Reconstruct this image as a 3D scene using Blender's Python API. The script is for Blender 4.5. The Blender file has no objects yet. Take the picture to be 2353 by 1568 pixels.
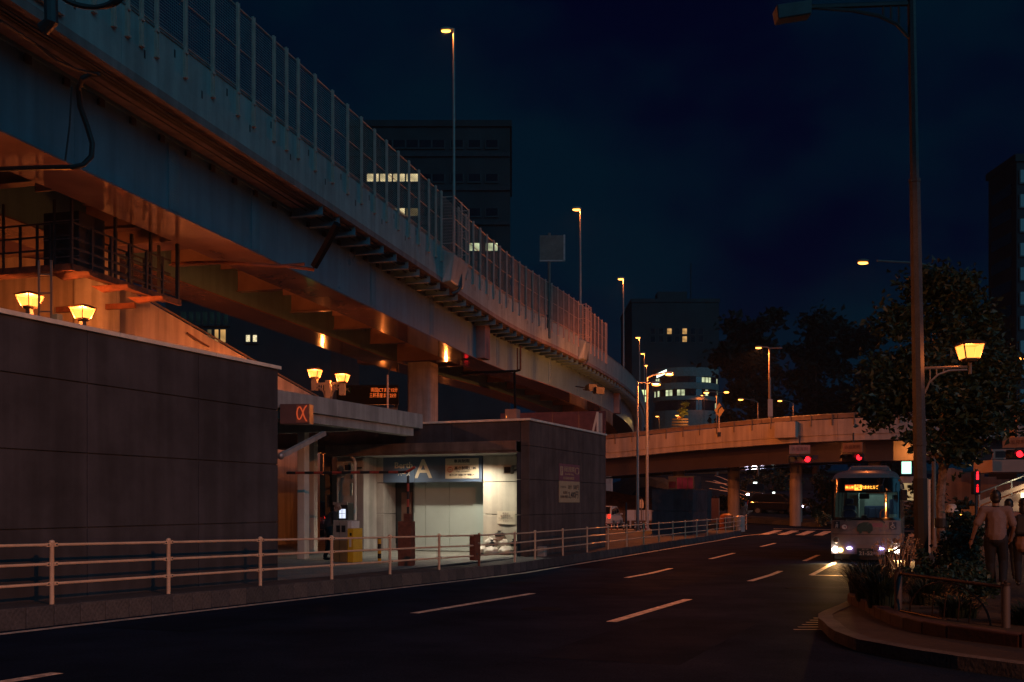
import bpy, bmesh, math, random
from mathutils import Vector, Matrix, noise as mnoise
R = math.radians
random.seed(7)
S = bpy.context.scene
C = S.collection
# ------------------------------------------------------------------ camera
F = 2288.0; CU = 1176.5; HV = 1157.0; CZ = 1.65      # focal length, optical centre and horizon in a 2353 px wide frame
cam = bpy.data.cameras.new('camera'); cam.sensor_width = 36; cam.lens = 36*F/2353
cam.shift_y = (HV-784)/2353; cam.clip_start = .1; cam.clip_end = 3000
co = bpy.data.objects.new('camera', cam); C.objects.link(co)
co.location = (0, 0, CZ); co.rotation_euler = (R(90), 0, 0); S.camera = co
# ------------------------------------------------------------------ night sky
W = bpy.data.worlds.new('World'); S.world = W; W.use_nodes = True
wn = W.node_tree.nodes; wl = W.node_tree.links
bg = wn['Background']
tc = wn.new('ShaderNodeTexCoord'); nz = wn.new('ShaderNodeTexNoise'); rp = wn.new('ShaderNodeValToRGB')
mp = wn.new('ShaderNodeMapping'); mp.inputs['Scale'].default_value = (1, 1, 1.6)
nz.inputs['Scale'].default_value = 3.2; nz.inputs['Detail'].default_value = 5; nz.inputs['Roughness'].default_value = .55
rp.color_ramp.elements[0].position = .36; rp.color_ramp.elements[0].color = (.0001, .0006, .0090, 1)
rp.color_ramp.elements[1].position = .58; rp.color_ramp.elements[1].color = (.0001, .0060, .0138, 1)
wl.new(tc.outputs['Generated'], mp.inputs['Vector']); wl.new(mp.outputs['Vector'], nz.inputs['Vector'])
wl.new(nz.outputs['Fac'], rp.inputs['Fac'])
sky = wn.new('ShaderNodeTexSky'); sky.sky_type = 'NISHITA'; sky.sun_disc = False
sky.sun_elevation = R(-6); sky.sun_rotation = R(200)
mx = wn.new('ShaderNodeMix'); mx.data_type = 'RGBA'; mx.blend_type = 'ADD'; mx.inputs['Factor'].default_value = .02
wl.new(rp.outputs['Color'], mx.inputs['A']); wl.new(sky.outputs['Color'], mx.inputs['B'])
wl.new(mx.outputs['Result'], bg.inputs['Color']); bg.inputs['Strength'].default_value = 1.0
# one very soft, faint directional light, added as blue-green fill from behind the camera
sn = bpy.data.lights.new('sun', 'SUN'); sn.energy = .46; sn.angle = R(50); sn.color = (.16, .64, 1.0)
so = bpy.data.objects.new('sun', sn); C.objects.link(so); so.rotation_euler = (R(62), 0, R(35)); so['kind'] = 'helper'
# ------------------------------------------------------------------ picture settings
S.render.engine = 'CYCLES'; S.cycles.use_denoising = True; S.cycles.max_bounces = 5
S.cycles.diffuse_bounces = 2; S.cycles.glossy_bounces = 3; S.cycles.transparent_max_bounces = 12
S.cycles.sample_clamp_indirect = 3; S.cycles.caustics_reflective = False; S.cycles.caustics_refractive = False
S.view_settings.view_transform = 'Standard'; S.view_settings.look = 'None'
S.view_settings.exposure = 0; S.view_settings.gamma = 1

# ================================================================== helpers
def lin(r, g, b):
    f = lambda c: (c/255/12.92) if c <= 10 else ((c/255+.055)/1.055)**2.4
    return (f(r), f(g), f(b))
def at(u, v, d): return Vector(((u-CU)/F*d, d, CZ+(HV-v)/F*d))
AR = math.atan(.43); CA, SA = math.cos(AR), math.sin(AR); RZ = -AR      # the street's own axes: a across (to the right), b along
def L(a, b, z=0): return Vector((a*CA+b*SA, -a*SA+b*CA, z))
def ab(X, Y): return (X*CA-Y*SA, X*SA+Y*CA)
def ss(x, e0, e1):
    t = min(1, max(0, (x-e0)/(e1-e0))); return t*t*(3-2*t)
PROF = [(-200, 1.29), (0, 1.29), (26, 1.86), (50, 1.86), (58, 1.80), (66, 1.64), (75, 1.3), (81, .75), (91, -.35), (118, -3.2), (150, -5.0), (900, -6)]
def interp(tab, x):
    for (x0, y0), (x1, y1) in zip(tab, tab[1:]):
        if x <= x1: return y0+(y1-y0)*max(0, (x-x0))/(x1-x0)
    return tab[-1][1]
def gz(X, Y):
    D = interp(PROF, Y)
    if Y > 58:
        w = ss(X, 9+.05*(Y-58), 15+.05*(Y-58)); D = D*w+1.86*(1-w)
    return CZ-D
def b_at(u, a):      # b along the street of the point at cross position a seen in column u
    k = (u-CU)/F     # X/Y = k, with X = aCA+bSA, Y = -aSA+bCA
    return a*(CA+k*SA)/(k*CA-SA)
def pset(o, label=None, cat=None, group=None, kind=None):
    if label: o['label'] = label
    if cat: o['category'] = cat
    if group: o['group'] = group
    if kind: o['kind'] = kind
    return o
def thing(name, label, cat, loc=(0, 0, 0), rz=0, group=None):
    o = bpy.data.objects.new(name, None); C.objects.link(o); o.location = loc; o.rotation_euler = (0, 0, rz); o.empty_display_size = .2
    return pset(o, label, cat, group)
class MB:
    def __init__(s, xf=None): s.v = []; s.f = []; s.xf = xf; s.uv = None
    def add(s, vs, fs):
        n = len(s.v)
        for p in vs: s.v.append(tuple(s.xf(*p)) if s.xf else tuple(p))
        for f in fs: s.f.append(tuple(i+n for i in f))
        return s
    def box(s, x0, x1, y0, y1, z0, z1):
        return s.add([(x0,y0,z0),(x1,y0,z0),(x1,y1,z0),(x0,y1,z0),(x0,y0,z1),(x1,y0,z1),(x1,y1,z1),(x0,y1,z1)],
                     [(0,3,2,1),(4,5,6,7),(0,1,5,4),(1,2,6,5),(2,3,7,6),(3,0,4,7)])
    def hexa(s, lo, hi):          # lower and upper quad rings of 4 points
        return s.add(list(lo)+list(hi), [(3,2,1,0),(4,5,6,7),(0,1,5,4),(1,2,6,5),(2,3,7,6),(3,0,4,7)])
    def cyl(s, p0, p1, r0, r1=None, n=10, caps=True):
        r1 = r0 if r1 is None else r1
        p0 = Vector(p0); p1 = Vector(p1); d = (p1-p0).normalized()
        a = d.orthogonal().normalized(); b = d.cross(a)
        vs = []
        for p, r in ((p0, r0), (p1, r1)):
            for i in range(n):
                t = 2*math.pi*i/n; vs.append(p+(a*math.cos(t)+b*math.sin(t))*r)
        fs = [(i, (i+1) % n, n+(i+1) % n, n+i) for i in range(n)]
        if caps: fs += [tuple(range(n-1, -1, -1)), tuple(range(n, 2*n))]
        return s.add(vs, fs)
    def tube(s, pts, r, n=6, closed=False):
        pts = [Vector(p) for p in pts]; m = len(pts); vs = []; up = None
        for i, p in enumerate(pts):
            d = (pts[(i+1) % m] if closed or i < m-1 else p)-(pts[i-1] if closed or i > 0 else p)
            d.normalize()
            a = (up-d*up.dot(d)).normalized() if up is not None and abs(up.dot(d)) < .99 else d.orthogonal().normalized()
            up = a; b = d.cross(a); rr = r[i] if isinstance(r, (list, tuple)) else r
            for k in range(n):
                t = 2*math.pi*k/n; vs.append(p+(a*math.cos(t)+b*math.sin(t))*rr)
        fs = []
        for i in range(m if closed else m-1):
            j = (i+1) % m
            for k in range(n): fs.append((i*n+k, i*n+(k+1) % n, j*n+(k+1) % n, j*n+k))
        if not closed: fs += [tuple(range(n-1, -1, -1)), tuple(range((m-1)*n, m*n))]
        return s.add(vs, fs)
    def prism(s, poly, t0, t1, ax='y'):    # polygon of 2D points extruded along an axis
        g = {'x': lambda p, t: (t, p[0], p[1]), 'y': lambda p, t: (p[0], t, p[1]), 'z': lambda p, t: (p[0], p[1], t)}[ax]
        n = len(poly); vs = [g(p, t0) for p in poly]+[g(p, t1) for p in poly]
        fs = [(i, (i+1) % n, n+(i+1) % n, n+i) for i in range(n)]+[tuple(range(n-1, -1, -1)), tuple(range(n, 2*n))]
        return s.add(vs, fs)
    def grid(s, nu, nv, fn):
        vs = [fn(i/nu, j/nv) for j in range(nv+1) for i in range(nu+1)]
        return s.add(vs, [(j*(nu+1)+i, j*(nu+1)+i+1, (j+1)*(nu+1)+i+1, (j+1)*(nu+1)+i) for j in range(nv) for i in range(nu)])
    def lathe(s, prof, n=16, c=(0, 0)):
        vs = [(c[0]+r*math.cos(2*math.pi*k/n), c[1]+r*math.sin(2*math.pi*k/n), z) for r, z in prof for k in range(n)]
        m = len(prof); fs = [(i*n+k, i*n+(k+1) % n, (i+1)*n+(k+1) % n, (i+1)*n+k) for i in range(m-1) for k in range(n)]
        return s.add(vs, fs+[tuple(range(n-1, -1, -1)), tuple(range((m-1)*n, m*n))])
    def ball(s, c, r, n=12, m=8):
        r = (r, r, r) if not isinstance(r, (tuple, list)) else r; vs = [(c[0], c[1], c[2]-r[2])]
        for j in range(1, m):
            t = math.pi*j/m
            for k in range(n):
                q = 2*math.pi*k/n; vs.append((c[0]+r[0]*math.sin(t)*math.cos(q), c[1]+r[1]*math.sin(t)*math.sin(q), c[2]-r[2]*math.cos(t)))
        vs.append((c[0], c[1], c[2]+r[2])); e = len(vs)-1; fs = []
        for k in range(n):
            k2 = (k+1) % n; fs.append((0, 1+k2, 1+k)); fs.append((e, 1+(m-2)*n+k, 1+(m-2)*n+k2))
            for j in range(m-2): fs.append((1+j*n+k, 1+j*n+k2, 1+(j+1)*n+k2, 1+(j+1)*n+k))
        return s.add(vs, fs)
    def cap(s, p0, p1, r0, r1, n=10):      # a tapered limb with round ends
        s.cyl(p0, p1, r0, r1, n); s.ball(p0, r0, n, 6); return s.ball(p1, r1, n, 6)
    def build(s, name, mat, parent=None, loc=None, rz=0, smooth=False, bev=0):
        m = bpy.data.meshes.new(name); m.from_pydata(s.v, [], s.f); m.update()
        if smooth: m.polygons.foreach_set('use_smooth', [True]*len(m.polygons))
        if mat: m.materials.append(mat)
        o = bpy.data.objects.new(name, m); C.objects.link(o)
        if parent is not None: o.parent = parent
        if loc is not None: o.location = loc
        o.rotation_euler = (0, 0, rz)
        if bev:
            b = o.modifiers.new('bevel', 'BEVEL'); b.width = bev; b.segments = 2; b.limit_method = 'ANGLE'
        if smooth: fixn(o)
        return o
def fixn(o):
    bm = bmesh.new(); bm.from_mesh(o.data); bmesh.ops.recalc_face_normals(bm, faces=bm.faces)
    for e in bm.edges:
        if len(e.link_faces) == 2 and e.calc_face_angle(0) > R(38): e.smooth = False
    bm.to_mesh(o.data); bm.free()
def again(o, parent=None, loc=None, rz=None):
    c = o.copy(); C.objects.link(c); c.parent = parent if parent is not None else o.parent
    if loc is not None: c.location = loc
    if rz is not None: c.rotation_euler = (0, 0, rz)
    return c
def copy_tree(o, parent=None, label=None, loc=None, rz=None):
    kids = list(o.children)
    c = o.copy(); C.objects.link(c); c.parent = parent
    if o.type == 'LIGHT': pass
    for k in kids: copy_tree(k, c)
    if label: c['label'] = label
    if loc is not None: c.location = loc
    if rz is not None: c.rotation_euler = (0, 0, rz)
    return c
TEXTS = []
def text(body, size, mat, parent, loc, ext=.002, off=0, align='CENTER', rx=90, rz=0, sx=1.0, name='lettering', space=1.0):
    c = bpy.data.curves.new(name, 'FONT'); c.body = body; c.size = size; c.extrude = ext; c.offset = off; c.space_line = space
    c.align_x = align; c.align_y = 'CENTER'; c.resolution_u = 3; c.materials.append(mat)
    o = bpy.data.objects.new(name, c); C.objects.link(o); o.parent = parent; o.location = loc; o.rotation_euler = (R(rx), 0, rz); o.scale = (sx, 1, 1)
    TEXTS.append(o); return o
def lamp(name, loc, watts, col, parent=None, r=.06, kind='POINT', spot=150, blend=.6, rot=None):
    l = bpy.data.lights.new(name, kind); l.energy = watts; l.color = col; l.shadow_soft_size = r
    if kind == 'SPOT': l.spot_size = R(spot); l.spot_blend = blend
    o = bpy.data.objects.new(name, l); C.objects.link(o); o.location = loc
    if parent is not None: o.parent = parent
    if rot: o.rotation_euler = rot
    return o
# ------------------------------------------------------------------ materials
MATS = {}
def mat(name, col, rough=.6, metal=0, var=.25, scale=3, bump=.0, spec=.5, streak=0, fine=0, alpha=None, coat=0):
    if name in MATS: return MATS[name]
    m = bpy.data.materials.new(name); m.use_nodes = True; MATS[name] = m
    n = m.node_tree.nodes; l = m.node_tree.links; p = n['Principled BSDF']
    p.inputs['Roughness'].default_value = rough; p.inputs['Metallic'].default_value = metal; p.inputs['Specular IOR Level'].default_value = spec
    if coat: p.inputs['Coat Weight'].default_value = coat
    g = n.new('ShaderNodeTexCoord')
    t = n.new('ShaderNodeTexNoise'); t.inputs['Scale'].default_value = scale; t.inputs['Detail'].default_value = 6; t.inputs['Roughness'].default_value = .62
    l.new(g.outputs['Object'], t.inputs['Vector'])
    r = n.new('ShaderNodeMapRange'); r.inputs['From Min'].default_value = .3; r.inputs['From Max'].default_value = .7
    r.inputs['To Min'].default_value = 1-var; r.inputs['To Max'].default_value = 1+var*.6
    l.new(t.outputs['Fac'], r.inputs['Value']); fac = r.outputs['Result']
    if streak:
        q = n.new('ShaderNodeMapping'); q.inputs['Scale'].default_value = (1.7, 1.7, .10); l.new(g.outputs['Object'], q.inputs['Vector'])
        t2 = n.new('ShaderNodeTexNoise'); t2.inputs['Scale'].default_value = 2.0; t2.inputs['Detail'].default_value = 5; l.new(q.outputs['Vector'], t2.inputs['Vector'])
        r2 = n.new('ShaderNodeMapRange'); r2.inputs['From Min'].default_value = .38; r2.inputs['From Max'].default_value = .60
        r2.inputs['To Min'].default_value = 1-streak; r2.inputs['To Max'].default_value = 1.1
        l.new(t2.outputs['Fac'], r2.inputs['Value'])
        mu = n.new('ShaderNodeMath'); mu.operation = 'MULTIPLY'; l.new(fac, mu.inputs[0]); l.new(r2.outputs['Result'], mu.inputs[1]); fac = mu.outputs[0]
    if fine:
        t3 = n.new('ShaderNodeTexNoise'); t3.inputs['Scale'].default_value = fine; t3.inputs['Detail'].default_value = 3; l.new(g.outputs['Object'], t3.inputs['Vector'])
        r3 = n.new('ShaderNodeMapRange'); r3.inputs['From Min'].default_value = .3; r3.inputs['From Max'].default_value = .7; r3.inputs['To Min'].default_value = .6; r3.inputs['To Max'].default_value = 1.35
        l.new(t3.outputs['Fac'], r3.inputs['Value'])
        mu = n.new('ShaderNodeMath'); mu.operation = 'MULTIPLY'; l.new(fac, mu.inputs[0]); l.new(r3.outputs['Result'], mu.inputs[1]); fac = mu.outputs[0]
    x = n.new('ShaderNodeMix'); x.data_type = 'RGBA'; x.blend_type = 'MULTIPLY'; x.inputs['Factor'].default_value = 1
    x.inputs['A'].default_value = (*col, 1); l.new(fac, x.inputs['B']); l.new(x.outputs['Result'], p.inputs['Base Color'])
    rr = n.new('ShaderNodeMapRange'); rr.inputs['To Min'].default_value = min(1, rough*1.25); rr.inputs['To Max'].default_value = rough*.75
    l.new(t.outputs['Fac'], rr.inputs['Value']); l.new(rr.outputs['Result'], p.inputs['Roughness'])
    if bump:
        b = n.new('ShaderNodeBump'); b.inputs['Strength'].default_value = bump; b.inputs['Distance'].default_value = .02
        tb = n.new('ShaderNodeTexNoise'); tb.inputs['Scale'].default_value = max(scale*6, fine); tb.inputs['Detail'].default_value = 4
        l.new(g.outputs['Object'], tb.inputs['Vector']); l.new(tb.outputs['Fac'], b.inputs['Height']); l.new(b.outputs['Normal'], p.inputs['Normal'])
    return m
def glow(name, col, k, through=False):      # what gives off light: lamp lenses, lit panes, screens
    if name in MATS: return MATS[name]
    m = bpy.data.materials.new(name); m.use_nodes = True; MATS[name] = m
    n = m.node_tree.nodes; l = m.node_tree.links; n.remove(n['Principled BSDF']); out = n['Material Output']
    e = n.new('ShaderNodeEmission'); e.inputs['Color'].default_value = (*col, 1); e.inputs['Strength'].default_value = k
    if through:
        a = n.new('ShaderNodeAddShader'); t = n.new('ShaderNodeBsdfTransparent'); l.new(e.outputs[0], a.inputs[0]); l.new(t.outputs[0], a.inputs[1]); l.new(a.outputs[0], out.inputs['Surface'])
    else: l.new(e.outputs[0], out.inputs['Surface'])
    return m
def room(name, col, k, sc=2.0):      # a lit room seen through its window: uneven light
    if name in MATS: return MATS[name]
    m = glow(name, col, k); n = m.node_tree.nodes; l = m.node_tree.links; e = [x for x in n if x.type == 'EMISSION'][0]
    g = n.new('ShaderNodeTexCoord'); t = n.new('ShaderNodeTexVoronoi'); t.inputs['Scale'].default_value = sc; l.new(g.outputs['Object'], t.inputs['Vector'])
    r = n.new('ShaderNodeMapRange'); r.inputs['To Min'].default_value = k*1.5; r.inputs['To Max'].default_value = k*.35; l.new(t.outputs['Distance'], r.inputs['Value']); l.new(r.outputs['Result'], e.inputs['Strength'])
    return m
def glass(name, tint=(.8, .9, .95), clear=.75, rough=.05):
    if name in MATS: return MATS[name]
    m = bpy.data.materials.new(name); m.use_nodes = True; MATS[name] = m
    n = m.node_tree.nodes; l = m.node_tree.links; n.remove(n['Principled BSDF'])
    t = n.new('ShaderNodeBsdfTransparent'); t.inputs['Color'].default_value = (*[c*clear for c in tint], 1)
    g = n.new('ShaderNodeBsdfGlossy'); g.inputs['Roughness'].default_value = rough
    fr = n.new('ShaderNodeFresnel'); fr.inputs['IOR'].default_value = 1.5
    x = n.new('ShaderNodeMixShader'); l.new(fr.outputs[0], x.inputs[0]); l.new(t.outputs[0], x.inputs[1]); l.new(g.outputs[0], x.inputs[2]); l.new(x.outputs[0], n['Material Output'].inputs['Surface'])
    return m
SOD = (1.0, .22, .04)          # sodium lamp
WARM = (1.0, .62, .28)
asphalt = mat('asphalt', (.013, .023, .046), .72, var=.4, scale=.6, bump=.3, fine=55, spec=.003)
asphalt_new = mat('asphalt_fine', (.055, .05, .05), .6, var=.3, scale=.8, bump=.3, fine=60)
paint = mat('road_paint', (.80, .66, .54), .55, var=.65, scale=5, bump=.2, fine=30)
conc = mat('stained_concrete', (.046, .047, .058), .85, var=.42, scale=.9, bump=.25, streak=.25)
conc_l = mat('pale_concrete', (.38, .36, .33), .8, var=.2, scale=1.5, bump=.15, streak=.25)
conc_w = mat('painted_concrete', (.56, .52, .44), .75, var=.12, scale=2, bump=.08, streak=.12)
coping_m = mat('coping_metal', (.75, .70, .60), .5, var=.2, scale=4)
kerbm = mat('kerb_stone', (.20, .19, .18), .85, var=.35, scale=2.5, bump=.3, fine=25)
pave = mat('pavement', (.06, .062, .068), .85, var=.35, scale=1.2, bump=.3, fine=22)
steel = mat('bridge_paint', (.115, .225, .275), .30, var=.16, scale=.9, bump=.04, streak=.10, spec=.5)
steel_r = mat('bridge_underside_lamp_tint', (.27, .17, .155), .085, var=.3, scale=.7, bump=.02, spec=.9)  # same grey paint, with the sodium lamps' red put into its colour
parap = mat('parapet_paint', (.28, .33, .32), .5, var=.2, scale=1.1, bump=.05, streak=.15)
dark = mat('dark_steel', (.035, .04, .045), .5, var=.3)
black = mat('black_rubber', (.012, .012, .013), .6, var=.2)
galv = mat('galvanised_steel', (.33, .33, .32), .42, metal=.6, var=.25, scale=5)
railp = mat('rail_paint', (.72, .52, .36), .38, var=.2, scale=6, bump=.08)
rust = mat('rusty_iron', (.16, .055, .03), .8, var=.45, scale=5, bump=.3)
redp = mat('red_paint', (.35, .05, .03), .5, var=.3, scale=5)
whitep = mat('white_paint', (.72, .70, .66), .45, var=.12, scale=4)
post_m = mat('fence_post_lamp_tint', (.52, .36, .30), .45, var=.2, scale=4)  # pinkish tone of sodium lamplight put into the posts' own colour
# ================================================================== the ground, the street and its pavements
def drange(a, b, s):
    n = max(1, round(abs(b-a)/s)); return [a+(b-a)*i/n for i in range(n+1)]
ys = [-200, -60, -20, 0, 10, 26, 40, 50, 58, 66, 70, 75, 78, 81, 86, 91, 100, 110, 118, 135, 150, 220, 400, 900]
xs = [-700, -300, -120, -60, -20, 5]+[9+i for i in range(0, 14)]+[30, 45, 80, 150, 300, 700]
m = MB(); m.add([(x, y, gz(x, y)-.06) for y in ys for x in xs], [(j*len(xs)+i, j*len(xs)+i+1, (j+1)*len(xs)+i+1, (j+1)*len(xs)+i) for j in range(len(ys)-1) for i in range(len(xs)-1)])
pset(m.build('ground', mat('earth', (.05, .045, .04), .9, var=.4, scale=.8, bump=.3)), kind='structure')
ysr = drange(-15, 26, 4)+drange(29, 130, 2.0); xsr = drange(-22, 60, 2.0)
m = MB(); m.add([(x, y, gz(x, y)) for y in ysr for x in xsr], [(j*len(xsr)+i, j*len(xsr)+i+1, (j+1)*len(xsr)+i+1, (j+1)*len(xsr)+i) for j in range(len(ysr)-1) for i in range(len(xsr)-1)])
road = pset(m.build('road', asphalt, smooth=True), kind='structure')
def strip(name, pts, w, dz=.005, m_=paint, parent=road, step=1.5):     # painted line along a path of world XY points
    path = []
    for (x0, y0), (x1, y1) in zip(pts, pts[1:]):
        n = max(1, int(math.hypot(x1-x0, y1-y0)/step))
        path += [(x0+(x1-x0)*i/n, y0+(y1-y0)*i/n) for i in range(n)]
    path.append(pts[-1]); vs = []
    for i, (x, y) in enumerate(path):
        x0, y0 = path[max(0, i-1)]; x1, y1 = path[min(len(path)-1, i+1)]; l = math.hypot(x1-x0, y1-y0); nx, ny = -(y1-y0)/l*w/2, (x1-x0)/l*w/2
        vs += [(x+nx, y+ny, gz(x+nx, y+ny)+dz), (x-nx, y-ny, gz(x-nx, y-ny)+dz)]
    b = MB(); b.add(vs, [(2*i, 2*i+1, 2*i+3, 2*i+2) for i in range(len(path)-1)])
    return b.build(name, m_, parent)
XY = lambda a, b: tuple(L(a, b))[:2]
KA = -10.47; WA = -11.30                       # left kerb face and left wall line (street axes)
strip('edge_line', [XY(KA+.28, b) for b in drange(-2, 54, 3)]+[XY(KA+.45, 57), XY(KA+1.2, 60), XY(KA+2.6, 62.5)], .15)
for b0, b1 in ((2, 6.4), (12.8, 17.4), (23.5, 27.9), (33.2, 37.4), (43.5, 47.5)): strip('lane_line', [XY(-7.06, b0), XY(-7.06, b1)], .15)
for b0, b1 in ((2, 6.2), (12.7, 17.1), (23.2, 28.0), (33.2, 37.2), (43.2, 47.2)): strip('lane_line', [XY(-4.02, b0), XY(-4.02, b1)], .15)
strip('bus_bay_line', [XY(-3.05, 26.6), XY(-3.05, 42)], .14)
strip('bus_bay_line', [XY(-3.05, 26.6), XY(-1.5, 26.6)], .3)
for i in range(13):
    a0 = -9.6+i*1.0; q = [XY(a0, 58.6), XY(a0+.5, 58.6), XY(a0+.5, 64.3), XY(a0, 64.3)]
    strip('crosswalk_bar', [tuple((q[0][k]+q[1][k])/2 for k in (0, 1)), tuple((q[2][k]+q[3][k])/2 for k in (0, 1))], .5)
strip('stop_line', [XY(-10, 66.5), XY(0, 66.5)], .3)
for (a0, a1, b0_, b1_) in ((-9.6, -8.3, 9.5, 15.5), (-6.6, -5.0, 17.5, 27.0), (-3.7, -2.2, 9.0, 13.5)):
    q = MB(); q.grid(2, 8, lambda s_, r_: (lambda p: (p[0], p[1], gz(*p)+.003))(XY(a0+(a1-a0)*s_, b0_+(b1_-b0_)*r_))); q.build('asphalt_patch', mat('patch_asphalt', (.010, .018, .036), .70, var=.3, scale=.8, bump=.3, fine=70, spec=.003), road)
for (a, b) in ((-5.6, 14.2), (-8.6, 20.5), (-2.6, 21.0)):
    p = XY(a, b); q = MB(); q.lathe([(.32, 0), (.32, .006), (.27, .007)], 20); q.build('manhole_cover', mat('cast_iron', (.02, .024, .034), .7, bump=.5, scale=20, spec=.003), road, (p[0], p[1], gz(*p)))
# drain grating in the gutter by the corner
g = MB()
for k in range(6):
    p = at(1866+6*k, 1437-5*k, 13.0); x, y = 3.45+.14*k, 12.2+.30*k
    strip('drain_bar', [(x, y), (x+.62, y+.02)], .07, dz=.012, m_=galv)
# --- left pavement with kerb stones
def slab(name, cells, top, mat_, kind='structure', th=.3):     # cells: quads of XY points; top: function of x,y
    b = MB()
    for q in cells:
        lo = [(x, y, top(x, y)-th) for x, y in q]; hi = [(x, y, top(x, y)) for x, y in q]; b.hexa(lo, hi)
    return pset(b.build(name, mat_), kind=kind)
kz = lambda x, y: gz(x, y)+.26
cells = [[XY(-11.35 if b < 35.2 else -24, b), XY(KA-.16, b), XY(KA-.16, b2), XY(-11.35 if b < 35.2 else -24, b2)] for b, b2 in zip(drange(-6, 35.2, 3), drange(-6, 35.2, 3)[1:])]
cells += [[XY(-20, b), XY(KA-.16, b), XY(KA-.16, b2), XY(-20, b2)] for b, b2 in zip(drange(35.2, 57.6, 2.5), drange(35.2, 57.6, 2.5)[1:])]
pav = slab('pavement', cells, kz, pave)
b0 = 3.0; i = 0
kpal = [mat('kerb_stone_%s' % n, c, .85, var=.3, scale=2.5, bump=.3, fine=25) for n, c in (('grey', (.062, .064, .072)), ('dark', (.046, .05, .058)), ('pale', (.078, .076, .08)))]
while b0 < 57.4:
    ln = .43 if b0 < 40 else .86
    p = L(KA-.08, b0+ln/2); z1 = kz(p.x, p.y)+.004+random.uniform(-.004, .004)
    o = MB(); o.box(-.08, .08, -ln/2+.006, ln/2-.006, -.36, 0)
    k = o.build('kerb_stone', random.choice(kpal), pav, (p.x, p.y, z1), RZ, bev=.012)
    k.rotation_euler[0] = math.atan2(gz(*XY(KA, b0+ln))-gz(*XY(KA, b0)), ln); b0 += ln
# --- floor of the car park entrance
FZ = CZ-1.60
o = MB(L); o.box(-42, -11.4, 12, 27.5, FZ-.2, FZ); o.box(-42, -11.75, 27.5, 60, FZ-.2, FZ-.001)
pset(o.build('parking_floor', mat('parking_concrete', (.26, .25, .22), .7, var=.25, scale=1.2, bump=.15, fine=20)), kind='structure')
o = MB(L); o.hexa([(-11.4, 15.4, -.4), (-11.34, 15.4, -.4), (-11.34, 27.4, -.4), (-11.4, 27.4, -.4)], [(-11.9, 15.4, FZ+.004), (-11.34, 15.4, .2), (-11.34, 27.4, .05), (-11.9, 27.4, FZ+.004)])
pset(o.build('entrance_ramp', pave), kind='structure')
# ================================================================== the concrete wall on the left and the car park block
rows = [(-.35, 1.30), (1.30, 2.37), (2.37, 3.38), (3.38, 4.14)]
def panel_wall(root, fr, spans, rows, t=.28, m_=conc, face=1):     # panels with recessed joints in front of a backing
    for s0, s1 in spans:
        for z0, z1 in rows:
            q = MB(fr); q.box(s0+.008, s1-.008, 0, t, z0+.008, z1-.008); q.build('wall_panel', m_, root, bev=.008)
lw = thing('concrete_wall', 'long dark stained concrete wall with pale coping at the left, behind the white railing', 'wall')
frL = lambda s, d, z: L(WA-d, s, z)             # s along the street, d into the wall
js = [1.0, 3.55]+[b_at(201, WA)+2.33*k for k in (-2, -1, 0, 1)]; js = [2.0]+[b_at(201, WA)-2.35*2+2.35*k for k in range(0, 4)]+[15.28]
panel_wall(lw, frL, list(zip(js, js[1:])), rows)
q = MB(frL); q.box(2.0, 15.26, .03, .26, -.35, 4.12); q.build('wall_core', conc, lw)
cs = [2.0, 4.6, 6.9, 9.2, 11.35, 13.5, 15.32]
for s0, s1 in zip(cs, cs[1:]):
    q = MB(frL); q.box(s0+.004, s1-.004, -.05, .34, 4.135, 4.20); q.build('coping', coping_m, lw, bev=.006)
q = MB(frL); q.box(15.0, 15.27, .30, 1.5, -.35, 3.9); q.build('return_wall', conc_l, lw)
blk = thing('car_park_block', 'low concrete car park building with brown fascia and grey doors behind the railing', 'building')
B0 = 27.59; BS = 28.9; BD = 29.62
js = [B0, b_at(1276, WA), b_at(1336, WA), 35.0]
conc_b = mat('lamp_tinted_stained_concrete', (.11, .082, .076), .85, var=.4, scale=.9, bump=.25, streak=.25)  # warmer copy of the stained concrete, orange lamplight put into the colour
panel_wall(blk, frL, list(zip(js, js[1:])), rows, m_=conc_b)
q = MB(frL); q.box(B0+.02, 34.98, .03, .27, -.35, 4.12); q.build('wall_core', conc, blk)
frF = lambda s, d, z: L(s, B0+d, z)             # s across, d into the block
panel_wall(blk, frF, [(-11.72, -11.585)], [(-.35, 1.3), (1.3, 2.37), (2.37, 3.2)], t=1.3)
panel_wall(blk, frF, [(-13.9, -11.585), (-16.5, -13.9), (-19.2, -16.5), (-22, -19.2)], [(3.50, 4.14)], t=.25)
q = MB(); q.xf = L; q.box(-22, -11.6, B0+.26, 34.9, 3.60, 3.98); q.build('roof_slab', conc, blk)
q = MB(L); q.box(-22, -11.6, 34.7, 34.95, -.3, 4.1); q.build('rear_wall', conc, blk)
for s0, s1 in ((-22, -16.4), (-16.4, -13.7), (-13.7, WA+.05)):
    q = MB(L); q.box(s0+.004, s1-.004, B0-.05, B0+.34, 4.135, 4.20); q.build('coping', coping_m, blk, bev=.006)
for s0, s1 in ((B0+.36, 31.2), (31.2, 35.03)):
    q = MB(frL); q.box(s0, s1-.004, -.05, .34, 4.135, 4.20); q.build('coping', coping_m, blk, bev=.006)
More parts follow.
